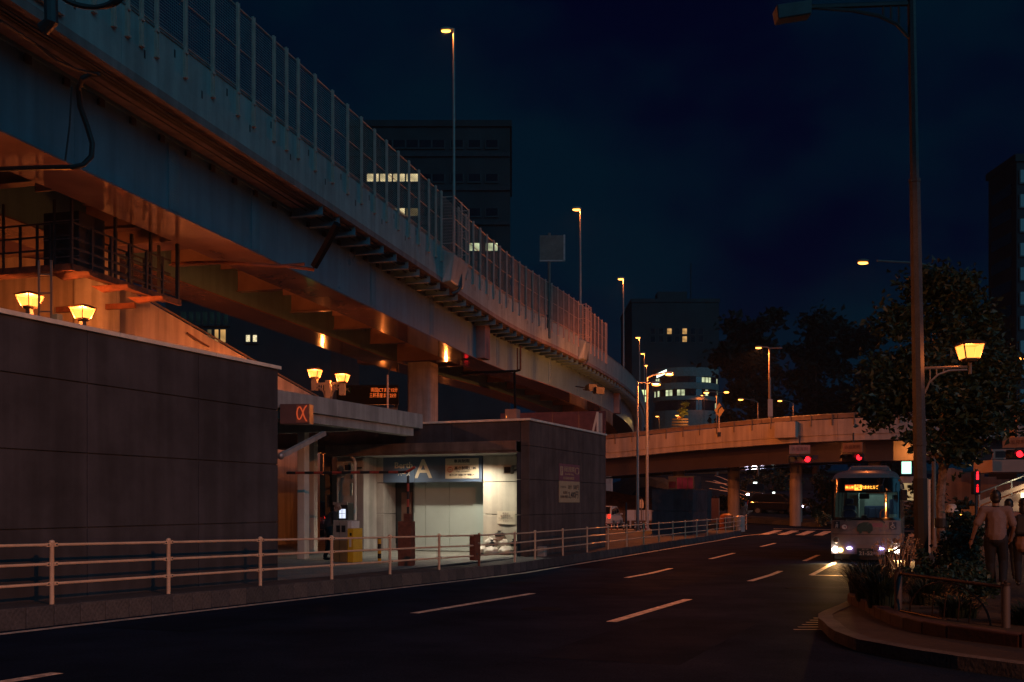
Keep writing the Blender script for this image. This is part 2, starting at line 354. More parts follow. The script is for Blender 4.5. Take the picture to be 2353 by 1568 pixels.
# brown fascia, soffit and the recessed front of berth A
fas = mat('brown_fascia', (.17, .12, .10), .5, var=.25, scale=2, streak=.3)
fx = [-18.35, -17.0, -15.2, -13.05, -12.05, -11.62]
for s0, s1 in zip(fx, fx[1:]):
    q = MB(L); q.box(s0+.004, s1-.004, B0-.28, B0-.20, 3.24, 3.50); q.build('fascia_panel', fas, blk, bev=.006)
    q = MB(L); q.box(s0+.004, s1-.004, B0-.24, B0-.19, 3.17, 3.235); q.build('fascia_trim', fas, blk)
q = MB(L); q.box(-18.35, -11.76, B0-.19, BS+.7, 3.18, 3.22); sof = q.build('soffit', mat('soffit_paint', (.5, .48, .44), .7), blk)
q = MB(L); q.box(-18.35, -11.60, B0-.27, B0+.0, 3.502, 3.53); q.build('fascia_cap', fas, blk)
rr = [(-.35, 1.30), (1.30, 2.34), (2.34, 3.175)]
frB = lambda s, d, z: L(s, BS+d, z)
panel_wall(blk, frB, [(-13.44, -11.725)], rr, t=.2, m_=conc_w)
panel_wall(blk, frB, [(-18.4, -17.09)], rr, t=.8, m_=conc_l)
q = MB(L); q.box(-18.4, -17.35, BS-.85, BS-.02, FZ, 3.17); q.build('pier', conc_l, blk, bev=.02)
q = MB(L); q.box(-17.09, -13.44, BS+.06, BS+.75, 2.36, 3.17); q.build('lintel', conc_l, blk)
dpan = mat('door_panel_paint', (.46, .53, .50), .45, var=.08, scale=1.5, bump=.02)
dx = [-16.38, -15.93, -15.03, -14.15, -13.45]
for k, (s0, s1) in enumerate(zip(dx, dx[1:])):
    q = MB(L); q.box(s0+.006, s1-.006, BD+(.04 if k < 3 else 0), BD+.08, FZ+.02, 2.40); q.build('door_panel', dpan, blk, bev=.004)
q = MB(L); q.box(-13.46, -13.38, BS+.2, BD+.1, FZ, 2.35); q.build('door_jamb', conc_l, blk)
q = MB(L); q.box(-17.08, -16.39, BD+.1, BD+.16, FZ, 2.4); q.build('back_panel', dark, blk)
q = MB(L); q.box(-16.82, -16.45, BD-.02, BD+.06, FZ, 2.02); dr = q.build('service_door', mat('brown_door', (.14, .07, .05), .5), blk)
q = MB(L); q.box(-16.50, -16.47, BD-.06, BD-.03, .95, 1.1); q.build('door_handle', galv, dr)
# two round downlights in the soffit
lens = glow('downlight_lens', (1, .88, .68), 14)
def downlight(u, label, w):
    k = (u-CU)/F; b = B0+.42; a = b*(k*CA-SA)/(CA+k*SA)
    t = thing('downlight', label, 'ceiling light', L(a, b, 3.18), RZ)
    MB().lathe([(.10, -.012), (.13, -.012), (.13, 0), (.10, 0)], 20).build('trim_ring', whitep, t)
    MB().lathe([(.095, -.008), (.095, -.004)], 20).build('lens', lens, t)
    lamp('bulb', (0, 0, -.03), w, (1, .87, .66), t, .05, 'SPOT', 150, .75)
    return t
downlight(918, 'round soffit downlight above the word Berth', 110)
downlight(1084, 'round soffit downlight above the white limit panel', 380)
# canopy over the car park entrance
can = thing('entrance_canopy', 'pale concrete canopy slab on slim columns spanning the car park entrance', 'canopy')
CE = -14.75
for s0, s1 in ((8.0, 17.0), (17.0, 22.6), (22.6, 26.2), (26.2, 27.3)):
    q = MB(L); q.box(CE-.22, CE, s0+.003, s1-.003, 3.97, 4.41); q.build('parapet_panel', conc_l, can, bev=.01)
for s0, s1 in ((8.0, 21.9), (21.9, 25.0), (25.0, 26.9)):
    q = MB(L); q.box(CE-.45, CE-.10, s0+.004, s1-.004, 3.72, 3.96); q.build('edge_beam', conc_l, can, bev=.01)
q = MB(L); q.box(-22, CE-.12, 8, 27.28, 3.97, 4.15); q.build('roof_slab', conc_l, can)
q = MB(L); q.box(-22, CE-.22, 27.06, 27.29, 3.98, 4.40); q.build('parapet_panel', conc_l, can)
for s in (13, 17, 20.5, 23.9): 
    q = MB(L); q.box(-22, CE-.46, s-.12, s+.12, 3.68, 3.965); q.build('cross_beam', conc_l, can)
for (a, b, w) in ((-16.8, 23.9, .125), (-18.6, 27.0, .11)):
    q = MB(L); q.box(a-w, a+w, b-w, b+w, FZ, 3.70); q.build('column', conc_w, can, bev=.02)
p0 = at(646, 1048, 22.6); p1 = at(745, 996, 25.0)
st = thing('diagonal_strut', 'pale square steel strut slanting from the wall end up to the canopy', 'strut', p0)
MB().tube([(0, 0, 0), p1-p0], .075, 4).build('strut_bar', conc_l, st); MB().ball((0, 0, 0), .085).build('end_plate', galv, st)
# ================================================================== the elevated expressway
def smooth_path(pts, step):
    out = []
    P = [Vector(p) for p in pts]
    for i in range(len(P)-1):
        p0 = P[max(0, i-1)]; p1 = P[i]; p2 = P[i+1]; p3 = P[min(len(P)-1, i+2)]
        n = max(1, int((p2-p1).length/step))
        for k in range(n):
            t = k/n; out.append(.5*((2*p1)+(p2-p0)*t+(2*p0-5*p1+4*p2-p3)*t*t+(3*p1-p0-3*p2+p3)*t**3))
    out.append(P[-1]); return out
class Path:
    def __init__(s, pts, step):
        s.p = smooth_path(pts, step); s.s = [0]
        for a, b in zip(s.p, s.p[1:]): s.s.append(s.s[-1]+(b-a).length)
        s.len = s.s[-1]
    def at(s, q):                  # point, tangent at arc length q
        q = min(max(q, 0), s.len-1e-6); lo, hi = 0, len(s.s)-1
        while hi-lo > 1:
            m = (lo+hi)//2
            if s.s[m] <= q: lo = m
            else: hi = m
        t = (q-s.s[lo])/(s.s[hi]-s.s[lo]); d = (s.p[hi]-s.p[lo]).normalized(); return s.p[lo].lerp(s.p[hi], t), d
    def pt(s, q, o, z):            # o metres to the left (away from the camera)
        p, d = s.at(q); return Vector((p.x-d.y*o, p.y+d.x*o, p.z+z))
    def at_y(s, y):
        for i in range(len(s.p)-1):
            if s.p[i+1].y >= y: return s.s[i]+(y-s.p[i].y)/max(1e-6, s.p[i+1].y-s.p[i].y)*(s.s[i+1]-s.s[i])
        return s.len
def sweep(path, prof, q0, q1, step=2.5, caps=True, mb=None):
    mb = mb or MB(); qs = drange(q0, q1, step); n = len(prof); vs = [path.pt(q, o, z) for q in qs for o, z in prof]
    fs = [(i*n+k, i*n+(k+1) % n, (i+1)*n+(k+1) % n, (i+1)*n+k) for i in range(len(qs)-1) for k in range(n)]
    if caps: fs += [tuple(range(n-1, -1, -1)), tuple(range((len(qs)-1)*n, len(qs)*n))]
    return mb.add(vs, fs)
rect = lambda o0, o1, z0, z1: [(o0, z0), (o1, z0), (o1, z1), (o0, z1)]
VP = Path([(-13.36, 4, 0), (-9.04, 20, 0), (-3.64, 40, 0), (0, 53.5, 0), (4.3, 65.7, .1), (9.0, 80.9, .1), (12.3, 95, .0), (14.9, 112, -.3), (18, 140, -1.5), (21, 175, -3)], 2.0)
via = thing('elevated_expressway', 'grey steel elevated expressway with mesh fence crossing the upper left', 'bridge')
qe = VP.len
Z0, Z1 = 11.25, 12.62          # deck edge and parapet top
qs = drange(0, qe, 4.6)
for q0, q1 in zip(qs, qs[1:]):
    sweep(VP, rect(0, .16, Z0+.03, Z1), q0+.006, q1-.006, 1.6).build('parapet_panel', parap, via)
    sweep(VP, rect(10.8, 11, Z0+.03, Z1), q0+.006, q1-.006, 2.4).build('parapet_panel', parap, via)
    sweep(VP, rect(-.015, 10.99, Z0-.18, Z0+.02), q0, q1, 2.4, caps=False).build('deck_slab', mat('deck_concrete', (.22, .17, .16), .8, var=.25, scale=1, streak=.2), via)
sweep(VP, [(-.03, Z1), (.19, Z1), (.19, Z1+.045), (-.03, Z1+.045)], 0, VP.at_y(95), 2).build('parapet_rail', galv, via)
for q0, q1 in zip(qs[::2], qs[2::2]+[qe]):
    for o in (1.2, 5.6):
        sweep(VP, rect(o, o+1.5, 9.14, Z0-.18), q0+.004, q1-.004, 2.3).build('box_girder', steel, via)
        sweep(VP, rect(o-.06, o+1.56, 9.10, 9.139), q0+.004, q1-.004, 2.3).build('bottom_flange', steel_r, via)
sweep(VP, rect(1.14, 1.198, 10.98, 11.06), 0, qe, 2.3).build('web_rib', steel, via)
# brackets below the overhang, floor beams and knee braces between the two girders
q = VP.at_y(31.5)
brk = MB(); brk.box(-1.16, -.06, -.015, .015, Z0-.46, Z0-.185); brk.box(-1.16, -.06, -.10, .10, Z0-.475, Z0-.461)
o0 = None
while q < VP.at_y(120):
    p, d = VP.at(q); ang = math.atan2(d.y, d.x)-math.pi/2
    if o0 is None: o0 = brk.build('overhang_bracket', steel, via, p, ang)
    else: again(o0, via, p, ang)
    q += 1.25
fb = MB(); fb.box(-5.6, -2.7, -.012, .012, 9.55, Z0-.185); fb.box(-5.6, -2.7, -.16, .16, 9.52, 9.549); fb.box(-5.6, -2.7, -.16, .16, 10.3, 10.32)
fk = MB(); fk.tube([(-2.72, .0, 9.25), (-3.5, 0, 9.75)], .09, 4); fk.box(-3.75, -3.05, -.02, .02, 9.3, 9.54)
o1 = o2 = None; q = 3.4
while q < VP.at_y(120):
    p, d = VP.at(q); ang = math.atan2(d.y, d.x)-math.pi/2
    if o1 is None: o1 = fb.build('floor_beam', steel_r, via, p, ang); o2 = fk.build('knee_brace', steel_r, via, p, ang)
    else: again(o1, via, p, ang); again(o2, via, p, ang)
    q += 4.2
# bolted splice plates and lifting lugs on the near web, drain slots in the parapet
bolts = MB(); pl = MB()
pl.box(-1.2, -1.18, -.24, .24, 9.2, 10.9)
for i in range(24):
    for j in (-.18, -.11, -.04, .04, .11, .18): bolts.add([(-1.176, j-.016, 9.27+i*.068), (-1.176, j+.016, 9.27+i*.068), (-1.176, j+.016, 9.302+i*.068), (-1.176, j-.016, 9.302+i*.068), (-1.158, j, 9.286+i*.068)], [(0, 1, 4), (1, 2, 4), (2, 3, 4), (3, 0, 4)])
sp = bo = None
for k, Y in enumerate((25.4, 29.4, 38.0, 44.5, 51.8, 54.6, 63.5, 70.5, 78)):
    p, d = VP.at(VP.at_y(Y)); ang = math.atan2(d.y, d.x)-math.pi/2
    if sp is None:
        sp = pl.build('splice_plate', steel, via, p, ang); bo = bolts.build('bolt_rows', steel, sp); pset(bo, kind='stuff')
        
    else:
        c = again(sp, via, p, ang); again(bo, c)
lg = MB(); lg.box(-1.2, -1.12, -.07, .07, 10.80, 10.94); lg.box(-1.14, -1.125, -.10, .10, 10.78, 10.96); lo = None
sl = MB(); sl.box(.0, .004, -.03, .03, 0, .19); slo = None
Y = 17.0; k = 0
while Y < 60:
    p, d = VP.at(VP.at_y(Y)); ang = math.atan2(d.y, d.x)-math.pi/2
    if lo is None: lo = lg.build('lifting_lug', dark, via, p, ang); slo = sl.build('drain_slot', dark, via, p+Vector((0, 0, Z0+.5)), ang)
    else: again(lo, via, p, ang); again(slo, via, p+Vector((0, 0, Z0+(.5 if k % 2 else 1.02))), ang)
    Y += 1.12; k += 1
# cables and conduits slung below the overhang
for o, z, r in ((.22, Z0-.27, .035), (.32, Z0-.28, .03), (.42, Z0-.28, .035), (.62, Z0-.30, .02)):
    MB().tube([VP.pt(q, o, z+.012*math.sin(q*1.3+o*9)) for q in drange(0, VP.at_y(100), 1.6)], r, 6).build('cable', black, via)
p = lambda u, v, d: at(u, v, d)
MB().tube([p(228, 172, 20.2), p(210, 172, 20.1), p(190, 180, 20.05), p(180, 205, 20.3), p(184, 245, 20.5), p(200, 290, 20.6), p(212, 330, 20.7), p(210, 360, 20.6), p(190, 380, 20.4), p(165, 385, 20.2), p(90, 386, 20.6), p(-20, 390, 20.9)], .055, 8).build('hanging_cable', black, via, smooth=True)
MB().tube([p(228, 172, 20.2), p(175, 160, 19.6), p(130, 140, 19.0), p(80, 100, 18.4), p(0, 48, 17.4)], .03, 6).build('cable', black, via)
MB().tube([p(165, 200, 20.3), p(160, 290, 20.4), p(150, 370, 20.5)], .02, 6).build('cable', dark, via)
MB().tube([p(116, -20, 17.6), p(118, 50, 17.6), p(100, 66, 17.7)], .12, 10).build('drain_pipe', dark, via)
# coil of spare cable hung on the parapet, splice box
for k in range(5):
    c = at(204, -22+2*k, 18.1); w = .62-.02*k
    MB().tube([(c.x+w*math.cos(t)*.9, c.y+w*math.cos(t)*.24-.03*k, c.z+.30*math.sin(t)) for t in [2*math.pi*i/28 for i in range(28)]], .045, 6, True).build('cable_coil', black, via, smooth=True)
bxp = VP.at_y(18.4); sweep(VP, rect(-.12, -.001, Z0+.15, Z1+.3), bxp, bxp+1.6).build('junction_panel', mat('dark_panel', (.28, .31, .31), .5), via)
# fence on the parapet: posts, rails, wire panels, solid panels further off
us = [212, 258, 290, 322, 357, 423, 486, 544, 580, 627, 656, 683, 722, 762, 796.5, 828.5, 859, 886.5, 913.6, 938, 961, 983.7, 999.7, 1012.7]
def y_of(u):
    lo_, hi_ = 10, 120
    for _ in range(50):
        mid = (lo_+hi_)/2; q, _d = VP.at(VP.at_y(mid))
        if (q.x/q.y*F+CU) < u: lo_ = mid
        else: hi_ = mid
    return lo_
yl = [17.2, 18.3]+[y_of(u) for u in us if y_of(u) > 19]
yf = y_of(1052); yend = y_of(1393)
YB = yl[-1]
y = yf
while y < yend: yl.append(y); y += 1.12
yl.append(yend); ZT = 14.85
pm = MB(); pm.box(.0, .07, -.05, -.035, 11.95, ZT+.08); pm.box(.0, .07, .035, .05, 11.95, ZT+.08); pm.box(.03, .042, -.035, .035, 11.95, ZT+.08)
pm.box(-.02, .09, -.06, .06, 11.93, 11.98); pm.box(-.02, .085, -.06, .06, Z1-.10, Z1-.04); po = None
ql = [VP.at_y(y) for y in yl]
for q in ql:
    pp, d = VP.at(q); ang = math.atan2(d.y, d.x)-math.pi/2
    if po is None: po = pm.build('fence_post', post_m, via, pp, ang)
    else: again(po, via, pp, ang)
wire = mat('fence_wire', (.34, .34, .30), .5, metal=.4)
npan = mat('noise_panel', (.20, .15, .13), .6, var=.3, scale=2)
for q0, q1, y in zip(ql, ql[1:], yl):
    if abs(q1-q0) > 3: continue
    w = MB()
    if y < 53:
        for k in range(30):
            z = Z1+.10+k*.072; a_, b_ = VP.pt(q0, .03, z), VP.pt(q1, .03, z)
            w.add([a_, b_, b_+Vector((0, 0, .018)), a_+Vector((0, 0, .018))], [(0, 1, 2, 3)])
        for k in range(1, 15):
            qq = q0+(q1-q0)*k/15; a_, b_ = VP.pt(qq, .034, Z1+.06), VP.pt(qq, .034, ZT); t = VP.at(qq)[1]*.005
            w.add([a_-t, a_+t, b_+t, b_-t], [(0, 1, 2, 3)])
        w.build('wire_panel', wire, via)
    else:
        sweep(VP, rect(.02, .06, Z1+.06, ZT), q0+.06, q1-.06, 3).build('noise_panel', npan, via)
for z, r in ((ZT, .022), (Z1+1.15, .018), (Z1+.10, .02)):
    for qa, qb in ((ql[0], VP.at_y(YB)), (VP.at_y(yf), ql[-1])):
        MB().tube([VP.pt(q, .0, z) for q in drange(qa, qb, 2)], r, 6).build('fence_rail', post_m, via)
# corbels where the lamp posts stand outside the parapet, with the fence stepping round them
def corbel(Y, w=1.5, out=.55):
    q = VP.at_y(Y); pp, d = VP.at(q); ang = math.atan2(d.y, d.x)-math.pi/2
    m_ = MB(); m_.hexa([(0, -w/2, Z0-.18), (out*.6, -w/2+.15, Z0-.10), (out*.6, w/2-.15, Z0-.10), (0, w/2, Z0-.18)], [(0, -w/2, Z1-.15), (out, -w/2, Z1-.35), (out, w/2, Z1-.35), (0, w/2, Z1-.15)])
    m_.build('lamp_corbel', parap, via, pp, ang, bev=.05)
    r = MB()
    for (x, yy) in ((out, -w/2), (out, w/2), (out, 0)):
        r.box(x-.03, x+.03, yy-.035, yy+.035, Z1-.3, ZT-.1)
    f0 = r.build('corbel_fence', post_m, via, pp, ang)
    r = MB()
    for z in (Z1+.1, Z1+1.15, ZT-.15):
        r.tube([(0, -w/2, z), (out, -w/2, z), (out, w/2, z), (0, w/2, z)], .02, 6)
    r.build('corbel_rail', post_m, via, pp, ang)
    r = MB()
    for k in range(16):
        z = Z1+.1+k*.13
        for a_, b_ in (((0, -w/2), (out, -w/2)), ((out, -w/2), (out, w/2)), ((out, w/2), (0, w/2))):
            r.add([(a_[0], a_[1], z), (b_[0], b_[1], z), (b_[0], b_[1], z+.014), (a_[0], a_[1], z+.014)], [(0, 1, 2, 3)])
    r.build('corbel_wire', wire, via, pp, ang)
    MB().tube([(out*.7, .4, Z1-.3), (out*.7, .4, Z0-.1), (out*.5, .3, Z0-.3), (out*.1, .2, Z0-.4)], .07, 8).build('conduit', dark, via, pp, ang)
corbel((YB+yf)/2, yf-YB-.2)
corbel(y_of(1334), 1.4)
# piers
def pier(q, o, w, base, name='pier', round_=True):
    pp, d = VP.at(q); ang = math.atan2(d.y, d.x)-math.pi/2; c = VP.pt(q, o, 0)
    m_ = MB(); n = 24; pr = []
    for i in range(n):
        t = 2*math.pi*i/n; ex = .35; cx = math.copysign(abs(math.cos(t))**ex, math.cos(t)); cy = math.copysign(abs(math.sin(t))**ex, math.sin(t)); pr.append((cx*w/2, cy*w/2))
    m_.prism(pr, base, 9.05+pp.z, 'z'); pr_o = m_.build(name, conc_l, via, (c.x, c.y, 0), ang, smooth=True)
    h = MB(); h.box(-3.6, 3.6, -.45, .45, 9.15, Z0-.19); h.build('pier_cross_beam', steel_r, via, (c.x, c.y, pp.z), ang, bev=.03)
pier(VP.at_y(51.5), 4.3, 1.36, -1); pier(VP.at_y(84), 4.3, 1.4, -1); pier(VP.at_y(112), 4.3, 1.5, -2)
pier(VP.at_y(28.2), 5.75, 1.02, -1)
# hanging pipe brackets below the girders
for (pts, r) in (([p(395, 606, 30), p(500, 603, 30), p(640, 612, 30), p(700, 607, 30)], .05), ([p(660, 612, 29), p(722, 620, 29)], .05), ([p(722, 612, 28.8), p(752, 560, 28.4), p(775, 515, 28.0)], .12),
                 ([p(1060, 857, 54), p(1186, 853, 53), p(1196, 850, 53)], .06), ([p(1182, 855, 53), p(1184, 945, 53)], .07), ([p(1196, 850, 52.6), p(1196, 795, 52.6)], .05), ([p(1189, 850, 52.6), p(1189, 800, 52.6)], .04)):
    MB().tube(pts, r, 6).build('service_pipe', rust if r < .055 else mat('matt_black_steel', (.010, .011, .013), .9, spec=.05), via)  # thicker pipes get a matt near-black colour
# ------------------------------------------------------------------ inspection platform hung below the girders
VA = math.atan2(.9654, .2607)-math.pi/2
pf = thing('inspection_platform', 'dark steel hanging maintenance platform with railings below the expressway at left', 'platform', at(165, 605, 24.3), VA)
zf = 0; SL = 4.6; SW = 4.2                     # local y along the bridge, x to the left is negative
MB().box(-SW, 0, 0, .10, -.16, .0).build('edge_channel', rust, pf)
MB().box(-.10, 0, .1, SL, -.16, .0).build('edge_channel', rust, pf)
MB().box(-SW, -1.5, SL-.1, SL, -.16, 0).build('edge_channel', rust, pf)
for k in range(9): MB().box(-.62, -.11, .15+k*.5, .58+k*.5, -.04, -.01).build('floor_plank', mat('deck_plate', (.10, .045, .03), .6, var=.4, scale=4), pf)
for k in range(8): MB().box(-1.1-k*.42, -.70-k*.42, .12, .9, -.04, -.01).build('floor_plank', MATS['deck_plate'], pf)
for k in (0.3, 1.8, 3.3): MB().hexa([(-.55, k, -.30), (.28, k, -.24), (.28, k+.14, -.24), (-.55, k+.14, -.30)], [(-.75, k-.15, -.165), (.32, k-.1, -.165), (.32, k+.25, -.165), (-.75, k+.25, -.165)]).build('support_bracket', rust, pf)
for k in range(7):
    y = .0+k*SL/6.2; MB().box(-.06, 0, y, y+.06, -.15, (1.62 if k in (0, 6) else 1.05)).build('railing_post', dark, pf)
    MB().box(-.66, -.60, y, y+.06, 0, 1.05).build('railing_post', dark, pf)
for z in (.12, .38, .62, 1.0):
    MB().box(-.045, -.015, .06, SL-.5, z, z+.045).build('railing_bar', dark, pf); MB().box(-.645, -.615, .3, SL-.5, z, z+.045).build('railing_bar', dark, pf)
for y in (1.7, 3.2, 4.45):
    for x in (-.1, -.7): MB().box(x, x+.07, y, y+.07, 0, 1.6).build('hanger', dark, pf)
for k in range(8): MB().box(-.55-k*.5, -.50-k*.5, .0, .05, -.1, (1.6 if k % 3 == 0 else 1.0)).build('railing_post', dark, pf)
for z in (.35, .68, 1.0): MB().box(-SW, -.06, .01, .04, z, z+.045).build('railing_bar', dark, pf)
MB().box(-1.25, -.2, .5, 1.5, 0, 1.45).build('locker', dark, pf, bev=.02)
for z in (.3, .75, 1.2): MB().box(-1.26, -.19, .49, .498, z, z+.03).build('locker_rib', galv, pf)
# ================================================================== railing along the left kerb
gr = thing('guard_railing', 'long cream pipe railing with three bars along the left kerb', 'railing')
RA = KA-.14
ub = [119, 387, 598, 762, 896, 1009, 1101, 1182.9, 1229.5, 1293, 1349, 1397, 1439.8, 1478.7, 1514, 1546, 1574.6, 1600.7, 1624.7, 1647, 1667, 1686, 1703.6, 1715]
bl = [b_at(u, RA) for u in ub]; bl = [bl[0]-4.6, bl[0]-2.3]+bl
pmb = MB(); pmb.lathe([(.030, -.05), (.030, .79), (.038, .80), (.038, .815), (.030, .83), (.012, .838)], 12)
for z in (.27, .525, .775): pmb.box(-.012, .012, -.09, .09, z-.024, z+.024)
bmb = MB()
for z in (.27, .525, .775):
    for y in (-.065, .065): bmb.cyl((.012, y, z), (.024, y, z), .011, n=6)
P0 = B0_ = None; tops = []
for i, b in enumerate(bl):
    p_ = L(RA, b); z = kz(p_.x, p_.y); tops.append(Vector((p_.x, p_.y, z)))
    if P0 is None: P0 = pmb.build('post', railp, gr, tops[-1], RZ, smooth=True); B0_ = bmb.build('bolts', dark, P0)
    else: again(B0_, again(P0, gr, tops[-1], RZ))
for p_, q_ in zip(tops, tops[1:]):
    for z in (.27, .525, .775): MB().cyl(p_+Vector((0, 0, z)), q_+Vector((0, 0, z)), .019, n=8).build('rail', railp, gr, smooth=True)
k = b_at(1094, RA); p_ = L(RA, k)
rb = thing('rusty_panel', 'rusty iron box panel clamped to the railing beside the rubbish bags', 'panel', (p_.x, p_.y, kz(p_.x, p_.y)), RZ)
MB().box(-.10, .06, -.18, .14, .16, .80).build('panel_body', rust, rb, bev=.015)
MB().box(-.07, .075, -.10, -.06, .30, .34).build('lock_slot', dark, rb); MB().cyl((.06, .0, .58), (.085, 0, .58), .03, n=10).build('knob', galv, rb)
MB().cyl((0, .17, 0), (0, .17, .83), .032, n=10).build('side_post', rust, rb)
# ================================================================== lamps
lens_s = glow('sodium_lens', (1, .33, .05), 4.0, True)
pane_s = glow('lantern_pane', (1, .33, .05), 1.25, True)
frame_m = mat('lantern_frame', (.10, .06, .035), .5, metal=.3)
polem = mat('lamp_pole_paint', (.16, .13, .11), .45, var=.2, scale=3)
pole_g = mat('lamp_pole_grey', (.30, .30, .28), .45, var=.2, scale=3)
def lantern_parts(t, c, w=.26, wb=.15, h=.34, watts=120, col=SOD):
    x, y, z = c
    top = [(x-w, y-w, z+h), (x+w, y-w, z+h), (x+w, y+w, z+h), (x-w, y+w, z+h)]; bot = [(x-wb, y-wb, z), (x+wb, y-wb, z), (x+wb, y+wb, z), (x-wb, y+wb, z)]
    for i in range(4):
        j = (i+1) % 4; ms = MB(); ms.add([bot[i], bot[j], top[j], top[i]], [(0, 1, 2, 3)]); ms.build('pane', pane_s, t)
    f = MB()
    for i in range(4):
        f.tube([bot[i], top[i]], .014, 4); f.tube([top[i], top[(i+1) % 4]], .018, 4); f.tube([bot[i], bot[(i+1) % 4]], .016, 4)
    f.build('lantern_frame', frame_m, t)
    MB().hexa([(x-w-.03, y-w-.03, z+h+.005), (x+w+.03, y-w-.03, z+h+.005), (x+w+.03, y+w+.03, z+h+.005), (x-w-.03, y+w+.03, z+h+.005)], [(x-.12, y-.12, z+h+.08), (x+.12, y-.12, z+h+.08), (x+.12, y+.12, z+h+.08), (x-.12, y+.12, z+h+.08)]).build('cap', frame_m, t)
    MB().lathe([(.13, z-.05), (.15, z-.01)], 12, (x, y)).build('base', frame_m, t)
    lamp('bulb', (x, y, z+h*.45), watts, col, t, .085)
def post_lantern(u, v0, d, label, watts=120, w=.26, ground=0, rz=RZ, sq=.06):
    p_ = at(u, v0, d); t = thing('lantern_post', label, 'lamp', (p_.x, p_.y, ground), rz)
    lantern_parts(t, (0, 0, p_.z-ground), w, w*.58, w*1.25, watts)
    MB().box(-sq, sq, -sq, sq, 0, p_.z-ground-.05).build('pole', polem, t); return t
post_lantern(68, 705.6, 24.6, 'lit orange lantern farther left, glowing above the dark wall coping', 620, .23)
post_lantern(190, 733, 25.2, 'lit orange lantern nearer the pier, second from the left above the wall', 680, .22)
# double lantern on its cross arm
p_ = at(755, 915, 34); t = thing('double_lantern', 'twin lit lanterns on a square post with arched arms above the canopy', 'lamp', (p_.x, p_.y, 0), RZ+R(12))
zt = at(755, 875, 34).z
MB().box(-.09, .09, -.09, .09, 0, zt).build('pole', polem, t, bev=.01)
for sx, v in ((-1, 867), (1, 879)):
    zl = at(755, v, 34).z; xx = sx*.50
    lantern_parts(t, (xx, 0, zl), .20, .125, .26, 480)
    MB().box(xx-.09, xx+.09, -.09, .09, zl-.45, zl-.05).build('arm_socket', polem, t)
    MB().box(min(0, xx), max(0, xx), -.03, .03, zt-.14, zt-.06).build('arm', polem, t)
    MB().tube([(xx*.9, 0, zt-.22), (xx*.6, 0, zt-.25), (xx*.36, 0, zt-.38), (xx*.22, 0, zt-.62)], .03, 6).build('arch_brace', polem, t)
    for k in (.3, .45, .6): MB().box(xx*k-.012, xx*k+.012, -.02, .02, zt-.34, zt-.13).build('baluster', polem, t)
# lanterns along the street on the far side of the car park; their light runs along the glossy girder soffits
for u, v, d, w_, lab in ((741, 1042, 69, 260, 'small lit lantern seen through the car park entrance'), (880, 1045, 72, 420, 'lit lantern on the far street, hidden behind the berth, left'), (1025, 1048, 76, 420, 'lit lantern on the far street, hidden behind the berth, right')):
    post_lantern(u, v, d, lab, w_, .30)
# highway lamps: a tapered pole, an arm and a flat head with a glowing lens
def hw_lamp(u, vtop, d, hu, hv, label, watts=900, base=None, r=.09, mat_=None, hs=1.0, group=None, head=True, hd=0, name='street_lamp', light=True, full=False):
    top = at(u, vtop, d); hp = at(hu, hv, d+hd); bz = base if base is not None else gz(top.x, top.y)
    t = thing(name, label, 'street lamp', (top.x, top.y, bz), 0, group); h = top.z-bz; mm = mat_ or pole_g
    MB().cyl((0, 0, 0), (0, 0, h), r, r*.55, 12).build('pole', mm, t, smooth=True)
    MB().cyl((0, 0, 0), (0, 0, .35), r*1.5, r*1.5, 12).build('base_plate', mm, t)
    o = hp-top; o = Vector((o.x, o.y, o.z)); L_ = o.length; arm_end = Vector((o.x*.8, o.y*.8, h+o.z+.06))
    MB().tube([(0, 0, h-.02), (o.x*.25, o.y*.25, h+o.z*.5+.05), arm_end], r*.45, 8).build('arm', mm, t)
    e = Vector((o.x, o.y, h+o.z)); ang = math.atan2(o.y, o.x)
    s = .34*hs; mh = MB(); mh.ball((0, 0, .05*hs), (s, s*.42, .10*hs), 14, 8); hh = mh.build('lamp_head', mm, t, e+Vector((0, 0, .03)), ang, smooth=True)
    ml = MB(); ml.ball((0, 0, 0), (s*.82, s*.34, .075*hs), 14, 6); ml.build('lens', lens_s, t, e+Vector((0, 0, -.045*hs)), ang, smooth=True)
    if light: lamp('bulb', e+Vector((0, 0, -.085*hs)), watts, SOD, t, .05, 'POINT' if full else 'SPOT', 166, .35)
    return t
GV = 'lamps on the expressway'
for (u, vt, d, hu, hv, ft, w) in ((1043, 66, 47.6, 1025, 70, 'tallest, just above the fence corner', 500), (1334, 478, 66.5, 1325, 481, 'second, right of the grey sign back', 700), (1433, 638, 88, 1427, 641, 'third, past the end of the fence', 800),
    (1470, 773, 115, 1466, 776, 'fourth, lower and farther', 700), (1481, 811, 130, 1477, 813, 'fifth, small and far', 500), (1486, 838, 146, 1484, 840, 'sixth, tiny and farthest', 400)):
    hw_lamp(u, vt, d, hu, hv, 'lit expressway deck lamp on a thin pole, '+ft, w, 11.6, .085, pole_g, .85 if d < 60 else 1.0, GV)
GI = 'lamps around the far junction'
hw_lamp(1465, 878, 57, 1508, 883, 'grey roadside lamp pole, left of two, its head lit low above the ramp', 1250, None, .10, pole_g, .9, GI, full=True)
hw_lamp(1487, 868, 61, 1538, 860, 'grey roadside lamp pole, right of two, its head lit higher above the ramp', 1350, None, .11, pole_g, .9, GI, full=True)
t = hw_lamp(1768, 800, 72, 1743, 799, 'twin-arm lamp standing behind the ramp parapet, only its left head burning', 2600, 5.5, .11, polem, .8, GI)
e = at(1790, 800, 72)-Vector(t.location); MB().tube([(0, 0, e.z-.02), e], .045, 8).build('arm', polem, t); MB().ball((e.x, e.y, e.z), (.28, .12, .07)).build('lamp_head', polem, t)
